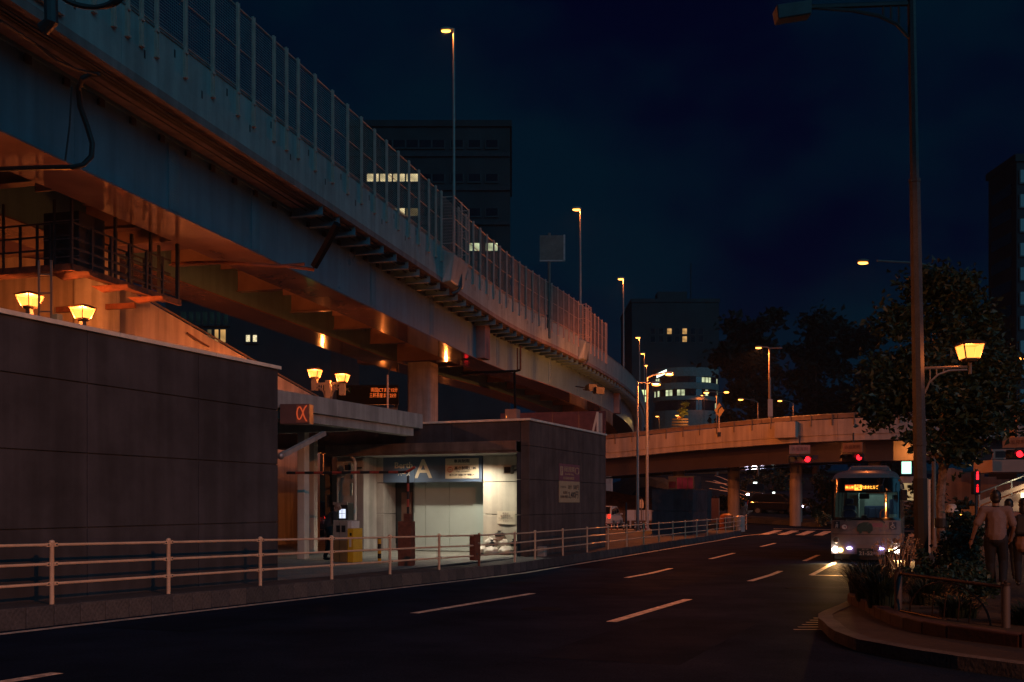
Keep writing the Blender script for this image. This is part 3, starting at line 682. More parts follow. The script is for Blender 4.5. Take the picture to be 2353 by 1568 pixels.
t = hw_lamp(1647, 902, 100, 1623, 902, 'small twin-arm lamp behind the yellow arrow sign', 900, 4.5, .1, polem, 1.0, GI)
e = at(1669, 902, 100)-Vector(t.location); MB().tube([(0, 0, e.z-.02), e], .045, 8).build('arm', polem, t); MB().ball((e.x, e.y, e.z), (.28, .14, .09)).build('lamp_head', lens_s, t)
hw_lamp(1742, 925, 105, 1702, 918, 'curved-arm lamp beyond the ramp, left of two', 900, 4.5, .1, polem, 1.0, GI)
hw_lamp(1823, 928, 110, 1792, 921, 'curved-arm lamp beyond the ramp, right of two', 700, 4.5, .1, polem, .9, GI)
hw_lamp(2146, 612, 40, 1983, 603, 'lit lamp on a long thin arm reaching left behind the tall dark pole', 260, None, .09, polem, .75, GI)
hw_lamp(2368, 825, 62, 2344, 823, 'lit lamp at the right picture edge beside the dark tower', 900, None, .1, polem, .9, GI)
hw_lamp(2222, 1176, 38, 2209, 1183, 'low orange path lamp between the hatted woman and the shrubs', 60, None, .05, polem, .35, GI)
for (u, v, d, ww, lab) in ((1510, 957, 150, .9, 'tiny low lamp at the foot of the office block'), (1556, 955, 150, .9, 'tiny low lamp beside the floodlit far shrub'), (1613, 909, 165, .7, 'tiny lone lamp right of the office block')):
    hw_lamp(u+5, v-3, d, u, v, lab, 150, 0, .08, polem, ww, GI)
# the street lamps that stand behind the photographer, lighting the railing and the near carriageway
for (x, y, z, w, lab) in ((12.5, -8.5, 8.9, 10500, 'street lamp behind the viewer on the right pavement'), ):
    t = thing('street_lamp', lab, 'street lamp', (x, y, gz(x, y)), 0)
    MB().cyl((0, 0, 0), (0, 0, z), .1, .06, 12).build('pole', polem, t); MB().tube([(0, 0, z-.05), (-.5, 0, z+.1), (-.9, 0, z+.1)], .04, 8).build('arm', polem, t)
    MB().ball((-1.1, 0, z+.12), (.34, .25, .1)).build('lamp_head', polem, t); MB().ball((-1.1, 0, z+.04), (.28, .2, .06)).build('lens', lens_s, t); lamp('bulb', (-1.1, 0, z-.03), w, (1, .27, .055), t, .06, 'SPOT', 177, .06)
# tall dark pole at right with its unlit head, side lantern and black sleeve
PD = 19.0; TL = math.tan(R(1.05)); p_ = at(2119, 1300, PD); t = thing('lamp_pole', 'tall dark lamp pole at right with black sleeve and side lantern', 'street lamp', (p_.x, p_.y, gz(p_.x, p_.y)+.12), 0)
bz = t.location.z; zz = lambda v: at(0, v, PD).z-bz
def opole(z0, z1, r0, r1, m_, nm):
    q = MB(); q.cyl((0, 0, z0), (-.0, 0, z1), r0, r1, 8); return q.build(nm, m_, t)
pm2 = mat('tall_pole_paint', (.045, .045, .05), .5, var=.3, scale=6, fine=40)
opole(zz(1100), zz(640), .125, .112, pm2, 'pole'); opole(zz(640), zz(415), .112, .105, pm2, 'pole'); opole(zz(415), zz(-60), .088, .080, pm2, 'pole')
opole(0, zz(1100), .135, .135, black, 'black_sleeve'); opole(zz(1024), zz(1016), .140, .140, pm2, 'band'); opole(zz(962), zz(958), .13, .13, pm2, 'band'); opole(zz(420), zz(412), .118, .118, pm2, 'collar')
t.rotation_euler = (0, -R(1.05), 0)
arm = lambda u, v: (at(u, v, PD).x-p_.x+TL*(at(u, v, PD).z-bz), 0, at(u, v, PD).z-bz)
MB().tube([arm(2085, 8), arm(1850, 12)], .05, 6).build('top_arm', dark, t)
MB().tube([arm(2092, 90), arm(2060, 55), arm(2020, 35), arm(1960, 22), arm(1870, 13)], .035, 6).build('arm_brace', dark, t)
for u, v in ((2030, 38), (2048, 48), (2066, 62)): MB().tube([arm(u, 10), arm(u, v)], .022, 6).build('brace_stay', dark, t)
x0, _, z0 = arm(1780, 42); x1, _, z1 = arm(1860, 5)
MB().hexa([(x0+.03, -.14, z0-.03), (x1, -.14, z0+.06), (x1, .14, z0+.06), (x0+.03, .14, z0-.03)], [(x0, -.18, z1-.08), (x1, -.18, z1), (x1, .18, z1), (x0, .18, z1-.08)]).build('unlit_lamp_head', dark, t, bev=.02)
c = arm(2229, 828); lantern_parts(t, (c[0], 0, c[2]), .20, .135, .275, 75)
MB().tube([arm(2124, 847), arm(2222, 845)], .028, 6).build('side_arm', polem, t); MB().tube([arm(2124, 905), arm(2135, 880), arm(2155, 862), arm(2180, 853), arm(2222, 852)], .022, 6).build('arch_brace', polem, t)
for u, v in ((2137, 878), (2152, 864), (2168, 857)): MB().tube([arm(u, 846), arm(u, v)], .016, 6).build('brace_stay', polem, t)
MB().tube([arm(2229, 862), arm(2229, 829)], .035, 8).build('arm_socket', polem, t)
# ================================================================== signs and fittings of the berth
sgn = thing('berth_sign', 'dark blue sign board reading Berth A in cream letters above the grey doors', 'sign', L((-17.09-13.44)/2, BS-.06, 2.34), RZ)
blue = mat('sign_blue', (.075, .11, .18), .45, var=.1, scale=2); cream = mat('sign_cream', (.62, .53, .38), .6, var=.08); inkm = mat('sign_ink', (.03, .03, .04), .6)
MB().box(-1.82, 1.82, 0, .10, 0, .835).build('board', blue, sgn, bev=.008)
text('Berth', .275, cream, sgn, (-1.04, -.006, .56), off=.006, sx=1.12); text('A', .87, cream, sgn, (-.30, -.006, .41), off=.012, sx=1.08); text('バース', .16, cream, sgn, (-1.02, -.006, .275), off=.003)
lp = thing('limit_sign', 'white vehicle limit panel with Japanese text beside the big letter A', 'sign', L((-17.09-13.44)/2+1.11*1, BS-.075, 2.34), RZ)
MB().box(-.595, .595, 0, .014, .11, .76).build('panel', cream, lp)
text('車両制限', .125, inkm, lp, (0, -.004, .665), off=.003, sx=1.15); MB().box(-.53, .53, -.003, -.001, .555, .560).build('rule', inkm, lp)
text('高さ制限2.1M', .118, inkm, lp, (.115, -.004, .44), off=.003, sx=1.08); text('High Limitation', .072, inkm, lp, (.04, -.004, .345), sx=1.1)
text('長さ5.6M  全幅2.0M  重量2.3t', .066, inkm, lp, (0, -.004, .225), off=.001, sx=1.08); text('(タイヤ幅 1.85M)', .04, inkm, lp, (.0, -.004, .155))
redm = mat('sign_red', (.45, .03, .05), .5); q = MB(); q.tube([(-.42+.085*math.cos(t_), -.003, .40+.085*math.sin(t_)) for t_ in [2*math.pi*i/24 for i in range(24)]], .009, 4, True); q.build('red_ring', redm, lp)
text('2.1m', .055, inkm, lp, (-.42, -.004, .40)); MB().prism([(-.45, .475), (-.39, .475), (-.42, .445)], -.004, -.001).build('ring_mark', redm, lp); MB().prism([(-.45, .325), (-.39, .325), (-.42, .355)], -.004, -.001).build('ring_mark', redm, lp)
b1, b2 = b_at(1284, WA), b_at(1330.5, WA); wd = b2-b1
pr = thing('price_sign', 'purple and cream car park price sign on the dark concrete side wall', 'sign', L(WA+.012, (b1+b2)/2, 1.68), RZ+R(90))
purp = mat('sign_purple', (.22, .09, .12), .5, var=.1); tan = mat('sign_tan', (.55, .42, .25), .55, var=.1); brn = mat('sign_brown', (.10, .055, .05), .6)
MB().box(-wd/2, wd/2, -.01, .008, 0, .70).build('lower_panel', tan, pr); MB().box(-wd/2, wd/2, -.01, .008, .702, 1.26).build('upper_panel', purp, pr)
MB().box(-wd*.46, -wd*.34, -.016, -.011, .88, 1.17).build('parking_mark', tan, pr); text('P', .3, purp, pr, (-wd*.40, -.018, 1.02), sx=.75)
text('赤坂公共駐車場', .20, tan, pr, (-wd*.03, -.014, 1.08), sx=wd*.50/1.33); text('Akasaka Public Parking', .085, tan, pr, (-wd*.03, -.014, .93), sx=wd*.5/.95)
text('地下駐車場 24時間営業', .10, tan, pr, (-wd*.05, -.014, .79), sx=wd*.6/1.15)
q = MB(); q.tube([(wd*.36+wd*.09*math.copysign(abs(math.cos(t_))**.5, math.cos(t_)), -.014, 1.06+.10*math.copysign(abs(math.sin(t_))**.5, math.sin(t_))) for t_ in [2*math.pi*i/24 for i in range(24)]], .014, 4, True); q.build('card_mark', tan, pr)
text('オールタイム', .09, brn, pr, (-wd*.32, -.014, .50), sx=wd*.27/.54); text('30分', .17, brn, pr, (-wd*.0, -.014, .50), sx=wd*.2/.36); text('500円', .20, brn, pr, (wd*.31, -.014, .50), sx=wd*.3/.52)
text('最大料金', .10, brn, pr, (-wd*.22, -.014, .32), sx=wd*.2/.40); text('駐車後12時間', .10, brn, pr, (-wd*.28, -.014, .18), sx=wd*.36/.62); text('2,400円', .27, inkm, pr, (wd*.18, -.014, .24), off=.003, sx=wd*.55/.94)
# paper notice
nt = thing('paper_notice', 'curling white paper notice taped on the lit wall above the rubbish bags', 'notice', L(-12.62, BS-.012, 1.0), RZ)
paper = mat('paper', (.66, .60, .48), .8, var=.08)
q = MB(); q.grid(10, 8, lambda s, r: (-.31+.62*s, -.004-.025*(1-r)**3*abs(math.sin(s*3.1)), -.02*s*(1-r)+.40*r)); q.build('sheet', paper, nt, smooth=True)
text('係員が\n案内する迄\n中に入らないで\n下さい', .068, mat('faded_ink', (.22, .13, .10), .8), nt, (-.01, -.034, .21), space=1.15, sx=1.05)
# rain pipe, surveillance cameras
dp = thing('rain_pipe', 'thin brown rain pipe at the right end of the lit wall', 'pipe', L(-11.80, BS-.10, FZ), RZ)
MB().cyl((0, 0, 0), (0, 0, 3.12), .035, n=10).build('pipe', mat('pipe_brown', (.16, .09, .06), .5), dp, smooth=True)
for z in (.7, 1.7, 2.6): MB().box(-.05, .05, -.02, .10, z, z+.03).build('clip', galv, dp)
MB().tube([(.02, -.03, 1.65), (.14, -.06, 1.40), (.24, -.05, 1.30)], .008, 5).build('loose_wire', black, dp)
def cctv(a, b, z, label, rz=0):
    t = thing('security_camera', label, 'camera', L(a, b, z), RZ+rz)
    hs = mat('camera_housing', (.50, .46, .36), .5)
    MB().hexa([(-.13, -.42, -.13), (.13, -.42, -.13), (.10, .02, -.10), (-.10, .02, -.10)], [(-.14, -.42, .13), (.14, -.42, .13), (.11, .02, .12), (-.11, .02, .12)]).build('housing', hs, t, bev=.012)
    MB().box(-.10, .10, -.428, -.421, -.09, .09).build('lens_window', black, t); MB().box(-.17, .17, -.50, -.05, .135, .15).build('sun_hood', hs, t)
    MB().cyl((.06, .0, 0), (.30, .30, .02), .03, n=8).build('bracket', dark, t); MB().cyl((-.03, -.43, .06), (-.03, -.45, .06), .012, n=8).build('status_light', dark, t)
cctv(-12.30, BS-.38, 2.68, 'boxy security camera on the lit wall to the right of the sign', R(8))
cctv(-17.6, BS-1.25, 2.80, 'boxy dark security camera left of the blue sign above the screen', R(20))
# rubbish bags
wb = mat('white_bag', (.66, .62, .55), .45, var=.15, scale=6, bump=.3); kb = mat('black_bag', (.02, .02, .022), .35, bump=.3)
def bag(a, b, z, r, m_, lab, seed):
    rnd = random.Random(seed); off = Vector((rnd.random()*50, rnd.random()*50, 0)); q = MB()
    n, mm = 20, 14; base = MB(); base.ball((0, 0, 0), 1, n, mm)
    vs = []
    for v in base.v:
        v = Vector(v); k = 1+.22*mnoise.noise(v*2.2+off)+.10*mnoise.noise(v*6+off)
        z_ = v.z*k; z_ = max(z_, -.72); vs.append((v.x*k*r[0], v.y*k*r[1], (z_+.72)*r[2]))
    q.add(vs, base.f); t = thing('rubbish_bag', lab, 'bag', L(a, b, z), rnd.uniform(0, 6), 'rubbish bags against the wall')
    q.build('bag', m_, t, smooth=True)
    q = MB(); zt_ = r[2]*1.62
    for i in range(7):
        t_ = i*.9; q.add([(0, 0, zt_-.03), (.05*math.cos(t_), .05*math.sin(t_), zt_+.06), (.07*math.cos(t_+.7), .07*math.sin(t_+.7), zt_+.045)], [(0, 1, 2)])
    q.build('knot', m_, t)
for i, (a, b, z, r, m_, lab) in enumerate((
    (-13.30, BS-.40, FZ, (.24, .22, .17), wb, 'white rubbish bag at the left end of the pile'), (-12.86, BS-.62, FZ, (.26, .24, .15), wb, 'white rubbish bag at the front middle of the pile'),
    (-12.38, BS-.55, FZ, (.25, .22, .16), wb, 'white rubbish bag at the right front of the pile'), (-12.10, BS-.35, FZ, (.16, .15, .12), wb, 'small white bag at the right end of the pile'),
    (-13.02, BS-.30, FZ+.22, (.25, .20, .18), wb, 'white rubbish bag in the upper left of the pile'), (-12.55, BS-.30, FZ+.20, (.24, .20, .17), wb, 'white rubbish bag in the upper right of the pile'),
    (-12.78, BS-.25, FZ+.42, (.22, .18, .13), wb, 'white rubbish bag on top of the pile'), (-12.72, BS-.32, FZ+.56, (.18, .13, .08), kb, 'black crumpled bag crowning the pile'),
    (-12.86, BS-.58, FZ+.22, (.09, .08, .12), kb, 'small black bag in the middle of the pile'), (-12.18, BS-.42, FZ+.26, (.14, .10, .11), kb, 'black bag on the right shoulder of the pile'))):
    bag(a, b, z, r, m_, lab, i)
t = thing('concrete_block', 'small pale concrete block on the ground right of the rubbish bags', 'block', L(-11.05, 28.0, kz(*XY(-11.05, 28.0))), RZ); MB().box(-.12, .12, -.12, .12, -.02, .30).build('block', conc_l, t, bev=.02)
# ticket machine on the pier, cabinet, striped bollards, height bar
tm = thing('ticket_machine', 'grey parking payment machine with small glowing screen on the pier', 'ticket machine', L(-17.30, 26.9, FZ), RZ)
mg = mat('machine_grey', (.30, .28, .24), .5); MB().lathe([(.26, 0), (.26, .40), (.22, .44), (.22, .98), (.26, 1.0)], 18).build('pedestal', conc_l, tm, smooth=True)
MB().box(-.30, .22, -.24, .20, 1.0, 1.62).build('housing', black, tm, bev=.02); MB().box(-.31, .23, -.26, -.235, 1.55, 1.64).build('hood', mg, tm)
MB().box(-.08, .15, -.252, -.243, 1.13, 1.42).build('screen', glow('screen_white', (.75, .82, 1), 1.1), tm)
MB().box(-.075, .145, -.256, -.253, 1.275, 1.285).build('screen_bar', black, tm); MB().box(.02, .03, -.256, -.253, 1.13, 1.42).build('screen_bar', black, tm)
MB().box(-.27, -.15, -.252, -.243, 1.10, 1.48).build('price_card', mat('card', (.5, .45, .38), .6), tm); MB().box(-.29, -.02, -.30, -.24, 1.02, 1.06).build('tray', mg, tm)
MB().box(-.26, .10, .20, .24, 1.85, 2.25).build('notice_plate', mat('card2', (.42, .37, .28), .6), tm); MB().box(-.14, .12, .17, .24, 2.38, 2.52).build('meter_box', mg, tm)
MB().tube([(.12, .2, 2.45), (-.25, .2, 2.45), (-.40, .2, 2.40), (-.44, .2, 2.25), (-.44, .2, 1.2)], .03, 8).build('conduit', mg, tm)
MB().tube([(.42, -.12, 0.1), (.42, -.12, 2.9), (.36, -.1, 3.0), (.22, 0, 3.05)], .045, 8).build('vent_pipe', conc_w, tm)
cb = thing('barrier_cabinet', 'barrier gate cabinet with bright yellow side next to the attendant', 'cabinet', at(798, 1285, 27.2)-Vector((0, 0, 0)), RZ)
cb.location.z = FZ; yel = mat('yellow_paint', (.70, .42, .02), .45, var=.12)
MB().box(-.30, .12, -.22, .25, 0, 1.12).build('cabinet_body', mat('cabinet_ochre', (.20, .13, .05), .5), cb, bev=.01); MB().box(-.30, .14, -.23, .25, .60, 1.14).build('steel_cover', mg, cb)
MB().box(.145, .33, -.22, .25, 0, .92).build('yellow_panel', yel, cb, bev=.01); MB().box(.145, .26, -.20, .2, .925, 1.12).build('white_cap', whitep, cb)
for x in (-.20, -.03): MB().box(x, x+.12, -.238, -.231, .82, 1.0).build('window', black, cb)
MB().box(-.095, -.09, -.236, -.231, 0, 1.1).build('door_gap', black, cb); MB().box(.20, .27, -.225, -.221, .42, .66).build('sticker', paper, cb); MB().box(.22, .28, -.226, -.221, .72, .80).build('sticker', black, cb)
for u, lab in ((872, 'black and yellow striped bollard at the left door jamb, the nearer one'), (806, 'slim pale bollard standing right behind the yellow cabinet')):
    p_ = at(u, 1290, 26.6 if u > 850 else 28.8); t = thing('bollard', lab, 'bollard', (p_.x, p_.y, FZ), RZ)
    if u > 850:
        for k in range(5): MB().cyl((0, 0, k*.13), (0, 0, k*.13+.13), .05, n=12).build('stripe_band', yel if k % 2 == 0 else black, t)
        MB().ball((0, 0, .65), (.05, .05, .03)).build('cap', black, t)
    else: MB().cyl((0, 0, 0), (0, 0, .55), .05, n=12).build('tube', conc_w, t); MB().ball((0, 0, .55), (.05, .05, .03)).build('cap', conc_w, t)
p_ = at(935, 1300, 25.6); hb = thing('height_bar', 'red and black striped height bar on a rusty red cabinet at the entrance', 'height bar', (p_.x, p_.y, kz(p_.x, p_.y)-.25), RZ+R(10))
hz = at(0, 1085, 25.6).z-hb.location.z; MB().box(-.19, .17, -.17, .17, 0, 1.38).build('cabinet', rust, hb, bev=.015); MB().box(-.06, .12, -.10, .1, 1.38, 1.58).build('mast_base', rust, hb, bev=.01)
for k in range(5): MB().cyl((.03, 0, 1.55+k*.2), (.03, 0, 1.55+(k+1)*.2), .035, n=8).build('mast_band', redp if k % 2 else black, hb)
x = .03; k = 0
while x > -3.2: MB().cyl((x, 0, hz), (x-.26, 0, hz), .035, n=8).build('bar_band', redp if k % 2 else black, hb); x -= .26; k += 1
MB().tube([(-.06, 0, hz-.02), (.05, 0, hz+.03), (.22, 0, hz+.13)], .035, 6).build('end_hook', redp, hb); MB().cyl((.21, 0, hz+.1), (.21, 0, 1.6), .006, n=5).build('chain', dark, hb)
# red neon-like alpha sign at the canopy edge
p_ = at(646, 975, 24.2); sg = thing('alpha_sign', 'dark sign box with a glowing red loop letter at the canopy end', 'sign', p_, RZ+R(20))
MB().box(0, .72, -.1, .3, 0, .48).build('box', mat('sign_box', (.14, .07, .06), .35), sg, bev=.01)
q = MB(); pts = []
for i in range(30):
    t_ = -2.5+5.0*i/29; pts.append((.56+.12*math.cos(t_*1.0)*(-1), -.112, .25+.20*math.sin(t_*1.9)*.9))
al = [(.66, -.112, .44), (.60, -.112, .36), (.55, -.112, .22), (.50, -.112, .12), (.45, -.112, .12), (.42, -.112, .25), (.45, -.112, .38), (.50, -.112, .40), (.56, -.112, .28), (.61, -.112, .14), (.66, -.112, .06)]
q.tube(smooth_path(al, .02), .016, 6); q.build('glowing_letter', glow('alpha_red', (1, .13, .04), .45), sg)
MB().box(.40, .70, -.104, -.101, .03, .46).build('letter_plate', mat('letter_plate', (.30, .10, .06), .5), sg)
# traffic information board with glowing text
p_ = at(880, 902, 62); ib = thing('information_board', 'black overhead board with two lines of glowing orange Japanese text', 'sign', p_, 0)
led = glow('led_orange', (1, .15, .025), 1.5)
MB().box(-2.9, .95, .02, .3, -.75, .45).build('board', black, ib); text('両国JCTまで15分', .30, led, ib, (.08, -.01, .13), off=-.004, sx=.74); text('三軒茶屋まで25分', .30, led, ib, (.0, -.01, -.21), off=-.004, sx=.70)
MB().box(-2.35, -2.0, -.01, .01, -.05, .33).build('green_panel', mat('sign_green', (.01, .10, .05), .5), ib); MB().prism([(-2.28, .26), (-2.28, .10), (-2.22, .16), (-2.10, .02), (-2.06, .06), (-2.18, .20), (-2.12, .26)], -.018, -.012).build('arrow', whitep, ib)
MB().box(-2.5, .9, .05, .12, -1.1, -.95).build('lower_beam', galv, ib); MB().box(-2.5, .9, .05, .12, -1.6, -1.35).build('lower_beam', mat('sign_green2', (.01, .12, .05), .5), ib)
for x in (-2.6, .8): MB().cyl((x, .2, -8), (x, .2, .3), .1, n=8).build('post', dark, ib)
p_ = at(891, 940, 45); t = thing('thin_pole', 'thin pale lit pole in front of the glowing information board', 'pole', (p_.x, p_.y, 0)); MB().cyl((0, 0, 0), (0, 0, at(0, 862, 45).z), .05, .04, 10).build('pole', railp, t); MB().tube([(0, 0, at(0, 862, 45).z), (.1, 0, at(0, 850, 45).z), (.12, 0, at(0, 838, 45).z)], .03, 6).build('arm', dark, t)
# ================================================================== the bus
bus_w = mat('bus_white', (.24, .19, .18), .28, var=.08, scale=2, coat=.3); bus_t = mat('bus_trim', (.06, .055, .06), .4); blk_gl = mat('black_mask', (.008, .008, .010), .12, spec=.6)
clear = glass('windscreen_glass', (.85, .95, .95), .86); tint = glass('tinted_glass', (.5, .6, .6), .45)
BY = 31.2; bp = at(1989, 1290, BY); bp.z = gz(bp.x, bp.y)
bus = thing('bus', 'small white city bus with lit orange destination display facing the viewer', 'bus', bp, RZ+R(1.0))
hw = 1.04; LEN = 6.9
def yf(x, z):      # the curved front: bulges forward in the middle, leans back above the belt line
    return -.20*(1-(abs(x)/hw)**2.6)+(.10*(z-1.33) if z > 1.33 else .02*(1.33-z))+.55*max(0, (abs(x)/hw)-.93)
def front(x0, x1, z0, z1, off=0, nx=14, nz=6, rnd=None):
    q = MB(); q.grid(nx, nz, lambda s, r: (lambda x, z: (x, yf(x, z)+off, z))(x0+(x1-x0)*s, z0+(z1-z0)*r)); return q
def body_sec(z):   # half width of the body at height z
    return interp([(.2, .99), (.45, 1.02), (.9, 1.04), (1.4, 1.04), (2.3, .985), (2.62, .93), (2.78, .80), (2.88, .62), (2.93, .0)], z)
zs = [.25, .45, .9, 1.33]
front(-1.035, 1.035, .27, 1.33, 0, 18, 8).build('front_panel', bus_w, bus, smooth=True)
front(-1.0, 1.0, .88, .905, -.006, 18, 1).build('crease', bus_t, bus)
front(-.90, .90, .56, .82, -.006, 18, 3).build('grille_band', mat('grille_band', (.20, .18, .18), .4), bus)
front(-.985, .985, 1.335, 2.64, .02, 18, 12).build('windscreen', clear, bus, smooth=True)
m1 = front(-1.0, 1.0, 2.20, 2.66, .012, 18, 4); m1.build('header_mask', blk_gl, bus, smooth=True)
front(-1.0, 1.0, 1.30, 1.42, .012, 18, 2).build('lower_mask', blk_gl, bus, smooth=True)
for s in (-1, 1): front(s*1.01, s*.92, 1.40, 2.24, .010, 3, 6).build('pillar_mask', blk_gl, bus, smooth=True)
# roof dome and pod
q = MB()
def dome(s, r):
    zt_ = 2.66+.30*math.sin(r*math.pi/2); t_ = r; hwid = 1.0*(1-.42*r**1.8); x = (s*2-1)*hwid; y = yf((s*2-1)*.9, 2.66)+.9*r**1.5*(1)+.03
    return (x, y, zt_-.05*abs(s*2-1)**3)
q.grid(16, 8, dome); q.build('roof_front', bus_w, bus, smooth=True)
q = MB(); rows_ = []
for y in (.55, 2, 4, 5.8, LEN-.25):
    for x, z in ((-1.0, 2.60), (-.93, 2.75), (-.75, 2.86), (-.45, 2.93), (0, 2.955), (.45, 2.93), (.75, 2.86), (.93, 2.75), (1.0, 2.60)): q.v.append((x, y, z))
q.f = [(j*9+i, j*9+i+1, (j+1)*9+i+1, (j+1)*9+i) for j in range(4) for i in range(8)]; q.build('roof', bus_w, bus, smooth=True)
MB().hexa([(-.60, .9, 2.90), (.72, .9, 2.90), (.72, 3.4, 2.9), (-.60, 3.4, 2.9)], [(-.50, 1.1, 3.08), (.62, 1.1, 3.08), (.62, 3.2, 3.08), (-.50, 3.2, 3.08)]).build('roof_pod', bus_w, bus, bev=.05)
for s in (-1, 1):
    q = MB(); prof = [(.28, .99), (.45, 1.02), (.9, 1.04), (1.38, 1.04)]
    q.add([(s*w, y, z) for y in (.06, LEN) for z, w in prof], [(i, i+1, i+5, i+4) for i in range(3)]); q.build('side_panel', bus_w, bus, smooth=True)
    q = MB(); prof = [(1.38, 1.04), (2.30, 1.0)]; q.add([(s*1.035, .12, 1.385), (s*1.035, LEN-.1, 1.385), (s*.998, LEN-.1, 2.33), (s*.998, .22, 2.33)], [(0, 1, 2, 3)]); q.build('side_glass', tint, bus)
    q = MB(); q.add([(s*.998, .2, 2.332), (s*.998, LEN, 2.332), (s*.99, LEN, 2.62), (s*.99, .26, 2.62)], [(0, 1, 2, 3)]); q.build('cant_rail', bus_w, bus)
    for y in (.13, 1.35, 3.0, 4.6, 6.4): MB().hexa([(s*1.045, y, 1.38), (s*1.045, y+.09, 1.38), (s*1.02, y+.09, 1.38), (s*1.02, y, 1.38)], [(s*1.005, y+.02, 2.34), (s*1.005, y+.11, 2.34), (s*.98, y+.11, 2.34), (s*.98, y+.02, 2.34)]).build('window_pillar', bus_t, bus)
    for y in (1.0, 5.3):
        w = MB(); w.cyl((s*.80, y, .40), (s*1.0, y, .40), .40, n=20); wo = w.build('wheel', black, bus); MB().cyl((s*1.0, y, .40), (s*1.01, y, .40), .23, n=16).build('rim', galv, wo)
MB().box(-1.0, 1.0, LEN-.04, LEN, .3, 2.6).build('rear_panel', bus_w, bus)
MB().box(-.98, .98, .15, LEN-.1, .30, .40).build('floor', bus_t, bus)
front(-.93, .93, .10, .27, .04, 12, 1).build('front_skirt', black, bus)
# lights, plate, badges
hl = glow('headlamp_white', (1, .93, .80), 40); hy = glow('headlamp_amber', (1, .62, .18), 16); fogb = glow('fog_violet', (.42, .36, 1), 14)
def fl(name, x, z, rx, rz_, m_, off=-.035, sc=True):
    q = MB(); y = yf(x, z)+off; q.ball((x, y, z), (rx, .03, rz_), 14, 8); return q.build(name, m_, bus, smooth=True)
for s in (-1, 1):
    fl('lamp_bezel', s*.87, .70, .11, .11, galv, -.005); fl('upper_lamp', s*.87, .70, .095, .095, mat('lamp_glass', (.45, .32, .22), .08, metal=.7), -.02)
    fl('headlamp', s*.905, .40, .088, .092, hl); fl('parking_lamp', s*.735, .39, .068, .068, hy); fl('fog_lamp', s*.47, .455, .082, .042, fogb)
    MB().ball((s*1.0, .12, 2.58), .04).build('marker_lamp', mat('amber_lens', (.8, .25, .05), .3), bus)
    fl('indicator', s*1.0, .86, .03, .05, MATS['amber_lens'], .1)
lamp('headlamp_beam', (-.905, -.36, .40), 420, (1, .50, .16), bus, .08, 'SPOT', 100, .8, (R(70), 0, R(180)))
lamp('headlamp_beam', (.905, -.36, .40), 330, (1, .50, .16), bus, .08, 'SPOT', 100, .8, (R(70), 0, R(180)))
pl_ = MB(); pl_.box(-.235, .235, -.235, -.215, .21, .46); po_ = pl_.build('number_plate', mat('plate_green', (.012, .03, .035), .4), bus); pch = mat('plate_text', (.45, .42, .36), .5)
text('21-52', .155, pch, bus, (.02, -.24, .30), off=.003, sx=1.15, name='plate_digits'); text('品川 200', .05, pch, bus, (0, -.24, .425), name='plate_region')
MB().box(-.62, .38, -.11, -.09, 2.235, 2.475).build('display_box', black, bus)
amb = glow('display_orange', (1, .36, .04), 3.0)
MB().box(-.60, -.335, -.122, -.115, 2.27, 2.44).build('display_route_frame', glow('display_red', (1, .12, .02), .9), bus); text('青山東', .085, amb, bus, (-.47, -.126, 2.355), off=.003, name='display_text')
MB().box(-.325, -.11, -.122, -.115, 2.27, 2.44).build('display_panel', amb, bus); text('赤坂\n循環', .078, mat('display_dark', (.05, .01, 0), .6), bus, (-.218, -.126, 2.355), off=.003, name='display_text', space=.9)
text('六本木ヒルズ', .125, amb, bus, (.13, -.126, 2.352), off=.003, sx=.66, name='display_text')
def badge(x, z, w, h, m_, nm): return front(x-w/2, x+w/2, z-h/2, z+h/2, -.010, 4, 3).build(nm, m_, bus)
bdg = mat('badge_blue', (.015, .03, .06), .4); bwh = mat('badge_white', (.55, .5, .46), .5)
badge(-.86, 1.185, .20, .23, bdg, 'badge_plate'); badge(.80, 1.165, .21, .23, bdg, 'badge_plate')
yb = lambda x, z: yf(x, z)-.016
def gly(x, z, segs, r=.014, nm='badge_figure', m_=None):
    q = MB()
    for s_ in segs: q.tube([(x+a, yb(x+a, z+b)-.004, z+b) for a, b in s_], r, 5)
    q.build(nm, m_ or bwh, bus)
gly(-.86, 1.185, [[(.01, .03), (.0, -.03), (-.04, -.09)], [(.0, -.03), (.03, -.09)], [(.0, .02), (-.03, -.02)], [(.03, .02), (.03, -.06)]]); MB().ball((-.85, yb(-.85, 1.25), 1.25), (.02, .008, .02)).build('badge_figure', bwh, bus)
gly(.80, 1.165, [[(-.01, .06), (-.01, -.01), (.04, -.01), (.06, -.07)], [(-.01, .03), (.035, .03)], [(-.03, .02), (-.06, -.02), (-.05, -.06), (-.01, -.085), (.03, -.07)]]); MB().ball((.79, yb(.79, 1.25), 1.25), (.018, .008, .018)).build('badge_figure', bwh, bus)
MB().cyl((-.62, yb(-.62, 1.12), 1.12), (-.62, yb(-.62, 1.12)-.006, 1.12), .10, n=20).build('no_smoking_ring', mat('ring_red', (.16, .02, .04), .5), bus); MB().cyl((-.62, yb(-.62, 1.12)-.007, 1.12), (-.62, yb(-.62, 1.12)-.010, 1.12), .078, n=20).build('no_smoking_disc', bwh, bus)
gly(-.62, 1.12, [[(-.05, -.02), (.05, .02)], [(-.04, .05), (.05, -.04)]], .012, 'no_smoking_mark', bdg)
dg = mat('decal_green', (.015, .06, .06), .45)     # the bus-shaped decal on the nose
q = MB(); q.prism([(-.24, -.10), (-.21, -.13), (.19, -.13), (.22, -.10), (.22, .02), (.18, .11), (.08, .16), (-.06, .16), (-.18, .11), (-.24, .02)], -.232, -.226); q.build('nose_decal', dg, bus, (0, 0, 1.115))
